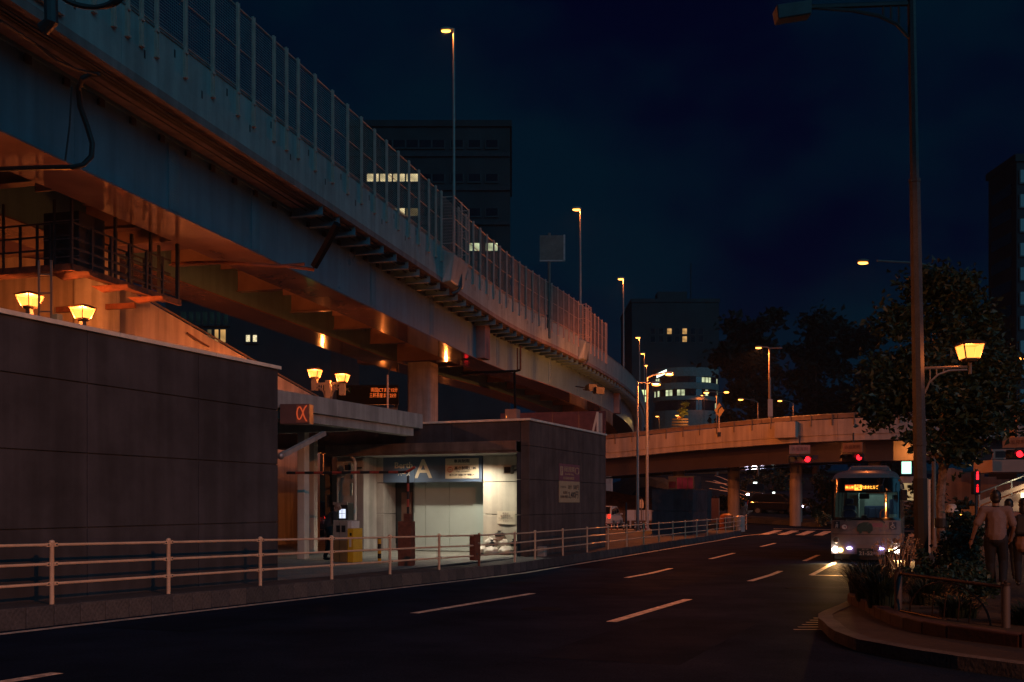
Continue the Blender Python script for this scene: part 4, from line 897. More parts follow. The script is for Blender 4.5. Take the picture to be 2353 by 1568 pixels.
for x in (-.14, .12): MB().cyl((x, -.226, .97), (x, -.234, .97), .045, n=14).build('decal_wheel', dg, bus)
gly(-.03, 1.10, [[(-.035, .05), (-.035, -.03), (.0, -.05), (.035, -.03), (.035, .05)]], .016, 'decal_letter')
gly(-.15, 1.13, [[(.05, .10), (-.03, .07), (-.06, .02), (.0, .02), (-.01, -.03), (-.07, -.03)]], .016, 'decal_letter'); gly(.12, 1.13, [[(-.05, .10), (.04, .08), (.03, .03), (-.03, .02), (.05, -.02), (.08, -.05)]], .016, 'decal_letter')
badge(.36, 1.185, .29, .12, mat('decal_pink', (.30, .12, .17), .5), 'route_decal'); badge(.61, 1.16, .06, .06, MATS['decal_pink'], 'route_decal'); text('ちぃばす', .11, mat('decal_blue', (.12, .13, .22), .5), bus, (.60, yf(.60, 1.02)-.03, 1.02), name='decal_text', rz=R(12))
# wipers, mirrors
MB().tube([(-.62, -.21, 1.30), (-.55, -.235, 1.36), (-.1, -.25, 1.40)], .014, 5).build('wiper', black, bus); MB().tube([(.58, -.21, 1.25), (.5, -.235, 1.33), (.1, -.25, 1.39)], .014, 5).build('wiper', black, bus)
MB().tube([(1.0, -.02, 2.50), (1.10, -.14, 2.45), (1.12, -.18, 2.30)], .02, 6).build('mirror_arm', bus_t, bus); MB().box(1.03, 1.22, -.26, -.14, 1.95, 2.28).build('mirror', black, bus, bev=.03)
MB().tube([(.55, -.14, 2.62), (.52, -.32, 2.50), (.50, -.36, 2.38)], .016, 6).build('mirror_arm', bus_t, bus); MB().box(.40, .56, -.42, -.34, 2.20, 2.42).build('mirror', black, bus, bev=.04)
MB().box(.78, .94, .02, .10, 1.98, 2.12).build('inner_mirror', black, bus); MB().box(-.19, .11, .05, .09, 2.0, 2.16).build('inner_mirror', black, bus, bev=.03)
# interior
it = mat('interior_panel', (.34, .42, .40), .6); seatb = mat('seat_blue', (.03, .05, .13), .8, bump=.1); orange = mat('grab_orange', (.55, .16, .05), .4)
MB().box(-.95, .95, LEN-.5, LEN-.1, .4, 2.5).build('rear_partition', it, bus); MB().box(-.2, .55, 3.2, 3.5, .4, 1.78).build('seat_row', seatb, bus, bev=.05); MB().box(-.2, .95, 3.55, 3.60, 1.70, 2.15).build('inner_panel', it, bus)
for x in (.05, .3, .5): MB().box(x-.11, x+.11, 3.14, 3.19, 1.2, 1.7).build('seat_back', seatb, bus, bev=.03)
MB().box(.63, .92, 2.4, 2.5, 1.30, 2.0).build('side_seat', seatb, bus, bev=.04); MB().box(.62, .94, 2.2, 2.3, 1.15, 1.5).build('inner_panel', it, bus)
for x, y in ((.58, 1.2), (.52, 2.0), (.93, 1.5)): MB().cyl((x, y, .4), (x, y, 2.4), .025, n=8).build('grab_pole', orange, bus)
MB().tube([(.40, 1.0, 1.2), (.40, 1.0, 1.55), (.45, 1.02, 1.65), (.58, 1.1, 1.68)], .022, 6).build('grab_rail', orange, bus); MB().box(-.05, .50, 1.4, 1.44, 2.18, 2.22).build('grab_rail', orange, bus)
q = MB(); q.grid(10, 3, lambda s, r: (-.9+1.8*s, yf(-.9+1.8*s, 1.4)+.12+.45*r, 1.20+.18*math.sin(r*2.6)*(1 if s < .6 else .7))); q.build('dashboard', black, bus, smooth=True)
q = MB(); q.tube([(-.52+.22*math.cos(t_), .42+.09*math.sin(t_), 1.50+.16*math.sin(t_)) for t_ in [2*math.pi*i/20 for i in range(20)]], .018, 6, True); q.build('steering_wheel', bus_t, bus)
MB().box(-.74, -.36, 1.05, 1.25, .9, 1.80).build('driver_seat', seatb, bus, bev=.06); MB().box(-.68, -.42, 1.04, 1.18, 1.82, 2.02).build('driver_headrest', seatb, bus, bev=.05)
MB().box(-.32, -.28, 1.3, 2.0, 1.2, 2.2).build('driver_screen_frame', it, bus); MB().box(-.60, -.34, 1.7, 1.74, 1.75, 2.15).build('timetable_board', mat('board_grey', (.5, .5, .42), .6), bus)
MB().box(-.15, .02, .35, .5, 1.30, 1.48).build('fare_box', black, bus, bev=.02); MB().box(-.10, .02, .28, .33, 1.48, 1.50).build('fare_card', bwh, bus)
MB().box(-.35, .35, 2.2, 5.5, 2.53, 2.56).build('ceiling_light', glow('bus_ceiling', (.75, 1, .85), 1.2), bus)
lamp('cabin_light', (.2, 1.6, 2.35), 7, (.8, 1, .85), bus, .15)
# ================================================================== cars
car_gl = mat('car_window', (.01, .012, .015), .08, spec=.6); tailg = glow('tail_red', (1, .02, .01), 3.2); headg = glow('head_violet', (.8, .70, 1), 22); orng = glow('indicator_orange', (1, .35, .05), 8)
def car(label, loc, rz, col, kind='sedan', name='car', on='head', hk=1.0, cat='car', light=0):
    t = thing(name, label, cat, loc, rz)          # front faces local -y
    bm_ = mat('car_paint_'+col, {'black': (.012, .012, .015), 'dark': (.03, .035, .04), 'silver': (.45, .42, .40), 'green': (.015, .03, .03), 'white': (.6, .57, .52), 'navy': (.015, .02, .03)}[col], .22, var=.05, coat=.5)
    if kind == 'van': Lc, w, h, prof, cab = 4.4, .87, 1.68, [(-.0, .45), (.04, .78), (.75, .98), (4.30, 1.02), (4.40, .85), (4.40, .36), (.05, .30)], [(.62, .98), (1.55, 1.62), (3.7, 1.66), (4.32, 1.0)]
    elif kind == 'taxi': Lc, w, h, prof, cab = 4.4, .85, 1.72, [(0, .45), (.05, .80), (.95, 1.0), (4.2, 1.05), (4.38, .9), (4.4, .36), (.05, .28)], [(.95, 1.0), (1.75, 1.66), (3.85, 1.70), (4.28, 1.05)]
    else: Lc, w, h, prof, cab = 4.7, .87, 1.48, [(0, .42), (.05, .68), (1.3, .90), (3.9, .95), (4.65, .86), (4.7, .40), (.05, .28)], [(1.25, .90), (1.95, 1.42), (3.3, 1.45), (4.15, .93)]
    q = MB(); q.prism(prof, -w, w, 'x'); q.build('body', bm_, t, bev=.09)
    wt = w-.13; q = MB(); n = len(cab)
    q.add([(-(w-.04 if i in (0, n-1) else wt), y, z) for i, (y, z) in enumerate(cab)]+[((w-.04 if i in (0, n-1) else wt), y, z) for i, (y, z) in enumerate(cab)], [(0, 1, 2, 3), (7, 6, 5, 4), (0, 4, 5, 1), (1, 5, 6, 2), (2, 6, 7, 3)]); q.build('cabin', bm_, t, bev=.04)
    def lerp2(a_, b_, s): return (a_[0]+(b_[0]-a_[0])*s, a_[1]+(b_[1]-a_[1])*s)
    (y0, z0), (y1, z1), (y2, z2), (y3, z3) = cab
    q = MB(); a_ = lerp2(cab[0], cab[1], .08); b_ = lerp2(cab[0], cab[1], .92); q.add([(-w+.13, a_[0]-.012, a_[1]+.012), (w-.13, a_[0]-.012, a_[1]+.012), (wt-.06, b_[0]-.012, b_[1]+.012), (-wt+.06, b_[0]-.012, b_[1]+.012)], [(0, 1, 2, 3)]); q.build('windscreen', car_gl, t)
    q = MB(); a_ = lerp2(cab[3], cab[2], .10); b_ = lerp2(cab[3], cab[2], .90); q.add([(-w+.14, a_[0]+.012, a_[1]+.01), (w-.14, a_[0]+.012, a_[1]+.01), (wt-.06, b_[0]+.012, b_[1]+.01), (-wt+.06, b_[0]+.012, b_[1]+.01)], [(3, 2, 1, 0)]); q.build('rear_window', car_gl, t)
    for s in (-1, 1):
        segs = [(.0, .36), (.38, .68), (.70, 1.0)] if kind != 'sedan' else [(.02, .50), (.53, .96)]
        for s0, s1 in segs:
            lo_ = lambda r: (y0+.28+(y3-.22-y0-.28)*r, z0+.05); hi_ = lambda r: (y1+.06+(y2-.06-y1-.06)*r, z1-.07)
            q = MB(); q.add([(s*(w-.035), *lo_(s0)), (s*(w-.035), *lo_(s1)), (s*(wt+.012), *hi_(s1)), (s*(wt+.012), *hi_(s0))], [(0, 1, 2, 3)]); q.build('side_window', car_gl, t)
        for y in (.85, Lc-.85):
            wo = MB(); wo.cyl((s*(w-.2), y, .31), (s*(w+.012), y, .31), .31, n=18); wo = wo.build('wheel', black, t); MB().cyl((s*(w+.012), y, .31), (s*(w+.02), y, .31), .19, n=14).build('rim', galv, wo)
        MB().ball((s*(w-.22), .06, .66), (.17, .07, .085)).build('headlight', headg if on == 'head' else MATS['lamp_glass'], t)
        zt_ = .95 if kind != 'sedan' else .78
        MB().box(s*(w-.16)-.09, s*(w-.16)+.09, Lc-.06, Lc+.02, zt_-.16, zt_+(.12 if kind != 'sedan' else .02)).build('tail_light', tailg if on == 'tail' else redp, t, bev=.02)
        MB().ball((s*(w+.09), y1-.45 if kind != 'sedan' else 1.55, z0+.08), (.10, .06, .07)).build('wing_mirror', bm_, t)
    MB().box(-.18, .18, -.012, .0, .40, .56).build('number_plate', whitep, t); MB().box(-.18, .18, Lc+.005, Lc+.02, .62, .80).build('number_plate', whitep, t)
    MB().box(-.5, .5, -.005, .03, .55, .66).build('grille', black, t)
    if kind == 'taxi': MB().box(-.16, .16, 2.4, 2.52, 1.70, 1.82).build('roof_lamp', glow('roof_lamp', (.85, 1, .9), 4), t)
    if light:
        if on == 'head': lamp('headlight_beam', (0, -.15, .62), light, (1, .85, .8), t, .2, 'SPOT', 100, .8, (R(72), 0, R(180)))
        else: lamp('tail_glow', (0, Lc+.2, .9), light, (1, .03, .02), t, .1)
    return t
def put(u, v, d): 
    p_ = at(u, v, d); p_.z = gz(p_.x, p_.y); return p_
w = at(1402, 1210, 73); w.z = CZ-1.86+.0
v_ = car('silver-white station wagon with burning tail light beyond the railing', (7.45, 74.5, CZ-1.86+.02), R(163), 'white', 'van', 'parked_car', 'tail', light=6)
p_ = at(1735, 1148, 89); car('dark taxi with two bluish headlights coming down the hill between the columns', (p_.x, p_.y, gz(p_.x, p_.y)), R(-14), 'green', 'taxi', 'car', 'head', light=120)
p_ = at(1800, 1175, 81); car('black taxi with lit roof lamp half hidden by the right column', (p_.x+1.3, p_.y-1.5, gz(p_.x, p_.y)-.15), R(62), 'black', 'taxi', 'car', 'head')
p_ = at(1905, 1175, 80); car('black car with headlights on beside the bus, right of the columns', (p_.x, p_.y-1, gz(p_.x, p_.y)-.15), R(58), 'black', 'sedan', 'car', 'head')
p_ = at(745, 1200, 48); car('dark van with red tail lights and white plate inside the car park', (p_.x, p_.y+4.4, FZ), R(180), 'navy', 'van', 'car', 'tail', light=3)
p_ = at(664, 1200, 44); car('black taxi with red tail lights deep left in the car park', (p_.x, p_.y+4.4, FZ), R(184), 'black', 'taxi', 'car', 'tail', light=1.5)
# ================================================================== orange lit ramp wall behind the dark wall
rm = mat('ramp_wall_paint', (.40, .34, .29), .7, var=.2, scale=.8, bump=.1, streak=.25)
rw = thing('ramp_wall', 'pale ramp wall sloping down behind the dark wall, lit orange by the lanterns', 'wall')
pts = [at(-260, 560, 31), at(196, 607, 30.0), at(345, 696, 31.5), at(567, 824, 36.5), at(735, 918, 41.5)]
for a_, b_ in zip(pts, pts[1:]):
    n_ = Vector((-(b_-a_).y, (b_-a_).x, 0)).normalized()*.25
    MB().hexa([(a_.x, a_.y, -.5), (b_.x, b_.y, -.5), (b_.x+n_.x, b_.y+n_.y, -.5), (a_.x+n_.x, a_.y+n_.y, -.5)], [a_, b_, b_+n_, a_+n_]).build('wall_panel', rm, rw)
    MB().tube([a_+n_*.3+Vector((0, 0, .12)), b_+n_*.3+Vector((0, 0, .12))], .035, 6).build('hand_rail', polem, rw)
    for k in (.1, .4, .7): c = a_.lerp(b_, k)+n_*.3; MB().cyl(c, c+Vector((0, 0, .12)), .02, n=6).build('rail_stud', polem, rw)
MB().tube([at(430, 765, 33.1), at(455, 782, 33.6), at(480, 797, 34.2)], .03, 5).build('crack_stain', mat('rust_stain', (.12, .05, .03), .9), rw)
# ladder and duct by the lit pier, small box on the coping
lad = thing('ladder', 'thin steel ladder beside the lit pier behind the wall', 'ladder', at(118, 730, 22.6), 0)
for x in (-.28, 0.0): MB().box(x-.02, x+.02, -.02, .02, -3, 1.3).build('stile', polem, lad)
for k in range(9): MB().box(-.28, 0, -.012, .012, -2.4+k*.42, -2.37+k*.42).build('rung', polem, lad)
t = thing('junction_box', 'small lit yellow box sitting on the wall coping between the lanterns', 'box', at(131, 742, 14.35), RZ); MB().box(-.06, .06, -.05, .05, 0, .12).build('box', mat('box_ochre', (.5, .38, .2), .5), t, bev=.008)
# things on and behind the car park roof
t = thing('utility_box', 'pinkish metal utility box on the car park roof', 'box', at(1178, 965, 31.5), RZ); MB().box(-.2, .2, -.15, .15, -.15, .33).build('box', mat('box_pink', (.30, .20, .17), .5), t, bev=.01); MB().box(-.16, -.14, -.156, -.151, .05, .12).build('warning_lamp', glow('warn', (1, .3, .05), 1.5), t)
hd = thing('red_hoarding', 'dark red hoarding panels behind the car park roof', 'hoarding', at(1255, 1000, 46), RZ+R(8))
hm = mat('hoarding_red', (.13, .045, .05), .7, var=.3)
for k in range(4): MB().box(-2.2+k*1.25, -.97+k*1.25, 0, .06, -4, 1.05).build('panel', hm, hd)
af = thing('steel_trestle', 'pale A-shaped steel trestle standing at the far end of the car park roof', 'trestle', at(1372, 1000, 41), 0)
for a_, b_ in (((-.28, 0, -.3), (.02, 0, .95)), ((.02, 0, .95), (.02, 0, -.3)), ((-.36, 0, .02), (.30, 0, -.06))): MB().tube([a_, b_], .06, 4).build('bar', conc_w, af)
MB().box(.06, .22, .02, .1, -.3, .9).build('board', conc_l, af)
# grey sign back on the expressway with control box, loudspeakers on the girder
bk = thing('sign_back', 'dark rectangular sign back on a pole above the expressway fence', 'sign', VP.pt(VP.at_y(y_of(1262)), -.35, 11.9), 0)
c = Vector(bk.location); dY = c.y; zz2 = lambda v: at(0, v, dY).z-c.z; xx2 = lambda u: at(u, 0, dY).x-c.x; sb = mat('sign_back', (.10, .12, .11), .6)
MB().box(xx2(1240), xx2(1298), -.1, -.04, zz2(600), zz2(542)).build('sign_plate', sb, bk); MB().box(xx2(1294.5), xx2(1298.5), -.13, -.03, zz2(602), zz2(541)).build('edge_frame', galv, bk); MB().box(xx2(1240), xx2(1298), -.13, -.03, zz2(602), zz2(599)).build('edge_frame', galv, bk)
MB().cyl((xx2(1262), .0, -.4), (xx2(1262), 0, zz2(536)), .09, n=10).build('pole', sb, bk); MB().box(xx2(1240), xx2(1259), -.3, 0, zz2(756), zz2(726)).build('control_box', black, bk)
for u, v, lab in ((1355, 892, 'black box loudspeaker on the girder, the nearer one'), (1372, 899, 'black box loudspeaker on the girder, the farther one')):
    t = thing('loudspeaker', lab, 'loudspeaker', at(u, v, 60), R(30)); MB().hexa([(-.30, -.35, -.22), (.30, -.35, -.22), (.2, .2, -.15), (-.2, .2, -.15)], [(-.30, -.35, .22), (.30, -.35, .22), (.2, .2, .15), (-.2, .2, .15)]).build('horn_box', black, t, bev=.02); MB().cyl((0, .15, 0), (-.2, 1.2, .2), .04, n=6).build('bracket', dark, t)
# ================================================================== the curved ramp bridge across the background
bst = [(1180, 78, 6.55), (1387, 74, 6.73), (1551, 71, 7.08), (1725, 67, 7.28), (1896, 64, 7.40), (2090, 62, 7.42), (2353, 61, 7.4), (2700, 61, 7.3)]
RB = Path([((u-CU)/F*d, d, z) for u, d, z in bst], 2.0)
rbr = thing('ramp_bridge', 'curving concrete ramp bridge with steel railing across the background, lit orange', 'bridge')
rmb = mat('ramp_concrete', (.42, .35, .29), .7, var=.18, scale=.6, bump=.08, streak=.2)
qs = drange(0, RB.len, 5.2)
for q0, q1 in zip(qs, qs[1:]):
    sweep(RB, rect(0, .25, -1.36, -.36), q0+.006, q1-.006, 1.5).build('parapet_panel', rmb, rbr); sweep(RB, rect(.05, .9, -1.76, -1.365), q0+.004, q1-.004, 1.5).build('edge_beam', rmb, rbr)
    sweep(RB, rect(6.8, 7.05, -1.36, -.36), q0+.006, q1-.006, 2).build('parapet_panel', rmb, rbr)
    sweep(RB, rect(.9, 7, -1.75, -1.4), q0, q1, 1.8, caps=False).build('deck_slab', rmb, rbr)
    sweep(RB, rect(1.1, 2.3, -3.05, -1.755), q0+.003, q1-.003, 1.8).build('box_girder', mat('ramp_girder_shaded', (.07, .055, .055), .14, var=.2, scale=.6, spec=.6), rbr)  # girder darkened: shade below the deck edge put into its colour
    sweep(RB, rect(4.6, 5.8, -3.05, -1.755), q0+.003, q1-.003, 1.8).build('box_girder', MATS['ramp_girder_shaded'], rbr)
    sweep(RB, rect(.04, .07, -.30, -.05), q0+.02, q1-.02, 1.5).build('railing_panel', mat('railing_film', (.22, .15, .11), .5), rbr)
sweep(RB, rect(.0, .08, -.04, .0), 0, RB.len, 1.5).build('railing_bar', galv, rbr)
pm_ = MB(); pm_.box(-.02, .05, -.03, .03, -.75, -.02); q = 2.0; o_ = None
while q < RB.len:
    pp, d = RB.at(q); ang = math.atan2(d.y, d.x)-math.pi/2
    if o_ is None: o_ = pm_.build('railing_post', polem, rbr, pp, ang)
    else: again(o_, rbr, pp, ang)
    q += 1.35
q = [RB.s[i] for i in range(len(RB.p)) if RB.p[i].x/RB.p[i].y*F+CU > 1758][0]; pp, d = RB.at(q); ang = math.atan2(d.y, d.x)-math.pi/2
MB().box(-.0, .5, -.7, .7, -1.42, -.38).build('pole_seat', rmb, rbr, pp, ang, bev=.02)
def rcol(u, d, w, vb):
    c = at(u, vb, d); m_ = MB(); n = 20; m_.lathe([(w*1.0, -1.0), (w, 4.35)], 20); o = m_.build('column', rmb, rbr, (c.x, c.y, min(c.z, gz(c.x, c.y))), 0, smooth=True); return c
c1 = rcol(1686, 72.5, .43, 1176); c2 = rcol(1829, 68.5, .42, 1182); rcol(2010, 66, .42, 1190); rcol(1560, 75, .43, 1190)
md = thing('median_island', 'low kerbed concrete island with a plinth under the ramp bridge columns', 'island', (0, 0, 0))
pa, pb = at(1612, 1186, 76), at(1915, 1200, 66); dv = (pb-pa).normalized(); nv = Vector((-dv.y, dv.x, 0))
for k in range(14):
    a_, b_ = pa.lerp(pb, k/14), pa.lerp(pb, (k+.985)/14); za, zb = gz(a_.x, a_.y), gz(b_.x, b_.y)
    f = [(a_.x, a_.y), (b_.x, b_.y), (b_.x+nv.x*.3, b_.y+nv.y*.3), (a_.x+nv.x*.3, a_.y+nv.y*.3)]; MB().hexa([(x, y, za-.1) for x, y in f], [(x, y, (za+zb)/2+.26) for x, y in f]).build('kerb_stone', kpal[k % 3], md)
    f = [(a_.x+nv.x*.32, a_.y+nv.y*.32), (b_.x+nv.x*.32, b_.y+nv.y*.32), (b_.x+nv.x*5, b_.y+nv.y*5), (a_.x+nv.x*5, a_.y+nv.y*5)]; MB().hexa([(x, y, za-.1) for x, y in f], [(x, y, (za+zb)/2+.3) for x, y in f]).build('island_top', pave, md)
# arrows and lines painted on the hill road
for (ua, va, ub_, vb_, dA, dB, w) in ((1640, 1105, 1755, 1147, 112, 92, .18), (1655, 1130, 1760, 1164, 104, 88, .18), (1690, 1158, 1760, 1175, 95, 84, .18), (1642, 1090, 1690, 1109, 120, 108, .2)):
    a_, b_ = at(ua, va, dA), at(ub_, vb_, dB); strip('hill_line', [(a_.x, a_.y), (b_.x, b_.y)], w, dz=.02)
for (u, d) in ((1660, 108), (1672, 99), (1712, 91)):
    x = (u-CU)/F*d; strip('lane_arrow', [(x-1.2, d+3), (x, d)], .22, dz=.022); strip('lane_arrow', [(x-.55, d+.8), (x+.3, d-.6)], .55, dz=.024)
# yellow diamond arrow sign on the ramp bridge
t = thing('arrow_sign', 'yellow diamond road sign with black bent arrow on the ramp parapet', 'sign', at(1653, 985, 68.6), 0)
ys_ = mat('sign_yellow', (.75, .40, .05), .5); MB().cyl((0, .06, -.6), (0, .06, 1.1), .04, n=8).build('post', railp, t); MB().prism([(0, .75), (.33, 1.25), (0, 1.78), (-.33, 1.25)], 0, .03).build('diamond', ys_, t)
MB().tube([(-.10, -.015, 1.05), (-.09, -.015, 1.25), (-.0, -.015, 1.40), (.10, -.015, 1.46)], .035, 5).build('arrow', black, t); MB().prism([(.05, 1.36), (.20, 1.50), (.05, 1.58)], -.02, -.005).build('arrow_head', black, t); MB().box(-.12, .12, -.05, .1, -.55, -.25).build('clamp_box', black, t)
t = thing('utility_pole', 'tall thin pole with a plate rising behind the ramp parapet', 'pole', at(1769, 975, 66.5), 0); MB().cyl((0, 0, -.6), (0, 0, 3.1), .10, .08, 10).build('pole', polem, t); MB().box(-.16, .16, -.14, -.1, .5, 1.65).build('plate', pole_g, t); MB().box(-.2, .3, -.2, .2, -.3, .2).build('base_box', black, t)
# ================================================================== small concrete block and clutter behind the railing's far end
sb3 = thing('vent_block', 'squat dark concrete block behind the far end of the railing', 'block')
bb0, bb1 = b_at(1592, -11.6), b_at(1625, -11.6); z3 = 2.35
for z0, z1 in ((-.4, 1.25), (1.25, z3)):
    q = MB(L); q.box(-13.75, -11.85, bb0, bb0+.22, z0+.008, z1-.008); q.build('wall_panel', conc, sb3, bev=.01)
    q = MB(L); q.box(-11.84, -11.6, bb0, bb1, z0+.008, z1-.008); q.build('wall_panel', conc, sb3, bev=.01)
q = MB(L); q.box(-13.73, -11.86, bb0+.23, bb1, -.4, z3-.01); q.build('core', conc, sb3)
q = MB(L); q.box(-13.75, -11.6, bb0, bb1, z3-.005, z3+.03); q.build('roof_edge', dark, sb3)
rbld = thing('red_lit_kiosk', 'low kiosk glowing dull red behind the squat concrete block', 'kiosk', at(1560, 1128, 64), RZ)
MB().box(-.9, 1.6, 0, 2.5, -3, .10).build('base_wall', conc, rbld); MB().box(-.8, .9, .4, 2.4, .10, .95).build('body', dark, rbld)
for k in range(3): MB().box(-.22+k*.36, .10+k*.36, .37, .395, .14, .86).build('red_pane', room('red_room', (1, .07, .10), .075), rbld)
MB().box(-.75, -.3, .37, .395, .2, .6).build('dim_pane', room('red_dim', (1, .1, .1), .03), rbld)
gd = 'slim delineator posts'
for u, m_, lab in ((1393.5, redp, 'red and white delineator post, first from the car park wall'), (1405, redp, 'red and white delineator post, second from the car park wall'), (1418.7, redp, 'red and white delineator post, third from the car park wall'), (1433, dark, 'dark delineator post just left of the thin grey post'), (1459, dark, 'dark delineator post below the white board fence'), (1472.5, dark, 'dark delineator post nearer the squat concrete block'), (1484, redp, 'red and white delineator post beside the squat concrete block')):
    p_ = at(u, 1226, 60); t = thing('delineator_post', lab, 'post', (p_.x, p_.y, gz(p_.x, p_.y)+.01), 0, gd)
    MB().cyl((0, 0, 0), (0, 0, .72), .045, n=10).build('tube', m_, t); MB().cyl((0, 0, 0), (0, 0, .03), .11, n=10).build('foot', m_, t)
    for k in (.40, .54, .66): MB().cyl((0, 0, k), (0, 0, k+.05), .048, n=10).build('reflective_band', whitep, t)
t = thing('grey_post', 'thin dark post with pale upper half beside the station wagon', 'post', put(1439, 1215, 50), 0); MB().cyl((0, 0, 0), (0, 0, 1.2), .046, n=10).build('lower_tube', dark, t); MB().cyl((0, 0, 1.2), (0, 0, 1.9), .045, n=10).build('upper_tube', conc, t)
t = thing('small_sign_post', 'small orange round-topped sign on a thin post beyond the wagon', 'sign', put(1474, 1200, 66), 0); MB().cyl((0, .03, 0), (0, .03, 2.2), .04, n=8).build('post', polem, t); MB().prism([(-.14, 1.55), (.14, 1.55), (.16, 1.85), (.08, 2.12), (-.12, 2.12)], 0, .03).build('plate', tan, t)
wf = thing('white_board_fence', 'white board fence beyond the station wagon', 'fence', put(1450, 1200, 76), 0)
for k in range(4): MB().box(-.3+k*.62, .28+k*.62, 0, .05, .55, 1.35).build('board', whitep, wf); MB().box(-.1+k*.62, .02+k*.62, .05, .1, 0, 1.3).build('leg', whitep, wf)
bh = thing('brown_hedge_bank', 'brown dry bank behind the station wagon', 'bank', put(1420, 1200, 84), 0)
q = MB(); q.grid(24, 6, lambda s, r: (-6+14*s, 1.5*math.sin(r*3), (3.6-2.0*s)*r+.25*mnoise.noise(Vector((s*9, r*4, 1))))); q.build('bank_face', mat('dry_earth', (.13, .075, .04), .9, bump=.6, var=.5), bh, smooth=True)
# crash cushion at the railing end
cc = thing('crash_cushion', 'orange crash cushion drum with clear sleeve at the end of the railing', 'barrier', L(KA-.5, 58.4, kz(*XY(KA-.5, 57.4))-.1), RZ)
og = mat('drum_orange', (.30, .09, .02), .45); MB().lathe([(.42, 0), (.42, .75), (.36, .95), (.15, 1.05)], 20, (-.5, 0)).build('drum', og, cc, smooth=True); MB().box(-.55, -.40, -.46, -.42, .35, .8).build('arrow_mark', black, cc)
MB().lathe([(.30, 0), (.30, .85), (.2, .95)], 18, (.25, .1)).build('clear_sleeve', mat('sleeve', (.35, .37, .35), .25), cc, smooth=True); MB().box(-1.6, -1.0, -.2, .3, 0, .55).build('black_weight', black, cc, bev=.03); MB().box(-2.4, -1.7, -.2, .2, 0, .5).build('red_weight', redp, cc, bev=.03)
t = thing('brown_board', 'upright dark brown board standing by the crash cushion', 'board', L(KA-1.9, 59.5, kz(*XY(KA-1.9, 57.5))-.1), RZ); MB().box(-.22, .22, 0, .08, 0, 1.95).build('board', mat('board_brown', (.11, .05, .035), .6), t); MB().box(.225, .26, 0, .06, 0, 1.95).build('edge_strip', galv, t)
# ================================================================== traffic signals
sigr = glow('signal_red', (1, .012, .02), 4); sigoff = mat('signal_off', (.02, .03, .025), .3)
def signal(label, c, rz, red=2, board=None, n=3, w=.20):
    t = thing('traffic_signal', label, 'traffic signal', c, rz)
    MB().box(-w*n-.02, w*n+.02, 0, .16, -.22, .22).build('housing', black, t, bev=.05)
    for k in range(n):
        x = (k-(n-1)/2)*.40; MB().cyl((x, 0, 0), (x, -.02, 0), .15, n=18).build('lens', sigr if k == red else sigoff, t)
        MB().tube([(x+.165*math.cos(a_), -.14, .165*math.sin(a_)) for a_ in [i*math.pi/8 for i in range(9)]], .012, 4).build('visor_rim', black, t)
        q = MB(); q.grid(8, 1, lambda s, r: (x+.165*math.cos(s*math.pi), -.26*r, .165*math.sin(s*math.pi))); q.build('visor', black, t)
    if board: MB().box(-.55, .55, .02, .06, .30, .78).build('name_board', mat('name_board', (.42, .24, .16), .6), t); text(board, .22, mat('name_ink', (.14, .06, .05), .6), t, (0, .012, .54))
    MB().cyl((0, .12, .2), (0, .12, 1.3), .05, n=8).build('hanger', dark, t); return t
ts = signal('lit red traffic signal with name board hanging below the ramp bridge, left of two', at(1838, 1056, 54), R(-6), 2, '赤坂見附'); lamp('signal_light', (.4, -.3, 0), 20, (1, .03, .03), ts, .1)
MB().box(.62, .95, -.1, .1, -.02, .22).build('camera_box', black, ts)
signal('lit red traffic signal turned aside below the ramp bridge, right of two', at(1958, 1052, 52), R(-48), 2, '赤坂見附')
signal('lit red traffic signal with board at the right picture edge', at(2333, 1044, 46), R(-40), 1, '赤坂見附', 2)
signal('red traffic signal on the far street behind the car park', at(1060, 1050, 77), R(0), 2, None)
p_ = at(2246, 1160, 36); t = thing('pedestrian_signal', 'red pedestrian signal on a thin post behind the walkers', 'traffic signal', (p_.x, p_.y, gz(p_.x, p_.y)), R(20)); zc = at(0, 1110, 36).z-t.location.z
MB().cyl((.06, .12, 0), (.06, .12, zc+.5), .05, n=8).build('post', dark, t); MB().box(-.16, .16, 0, .16, zc-.42, zc+.42).build('housing', black, t, bev=.03)
for z in (.12, -.34):
    MB().box(-.05, .05, -.012, .0, zc+z, zc+z+.20).build('red_figure', sigr if z > 0 else glow('signal_red_dim', (1, .012, .02), 1.5), t); MB().ball((0, -.01, zc+z+.25), (.045, .01, .045)).build('red_figure', sigr if z > 0 else MATS['signal_red_dim'], t)
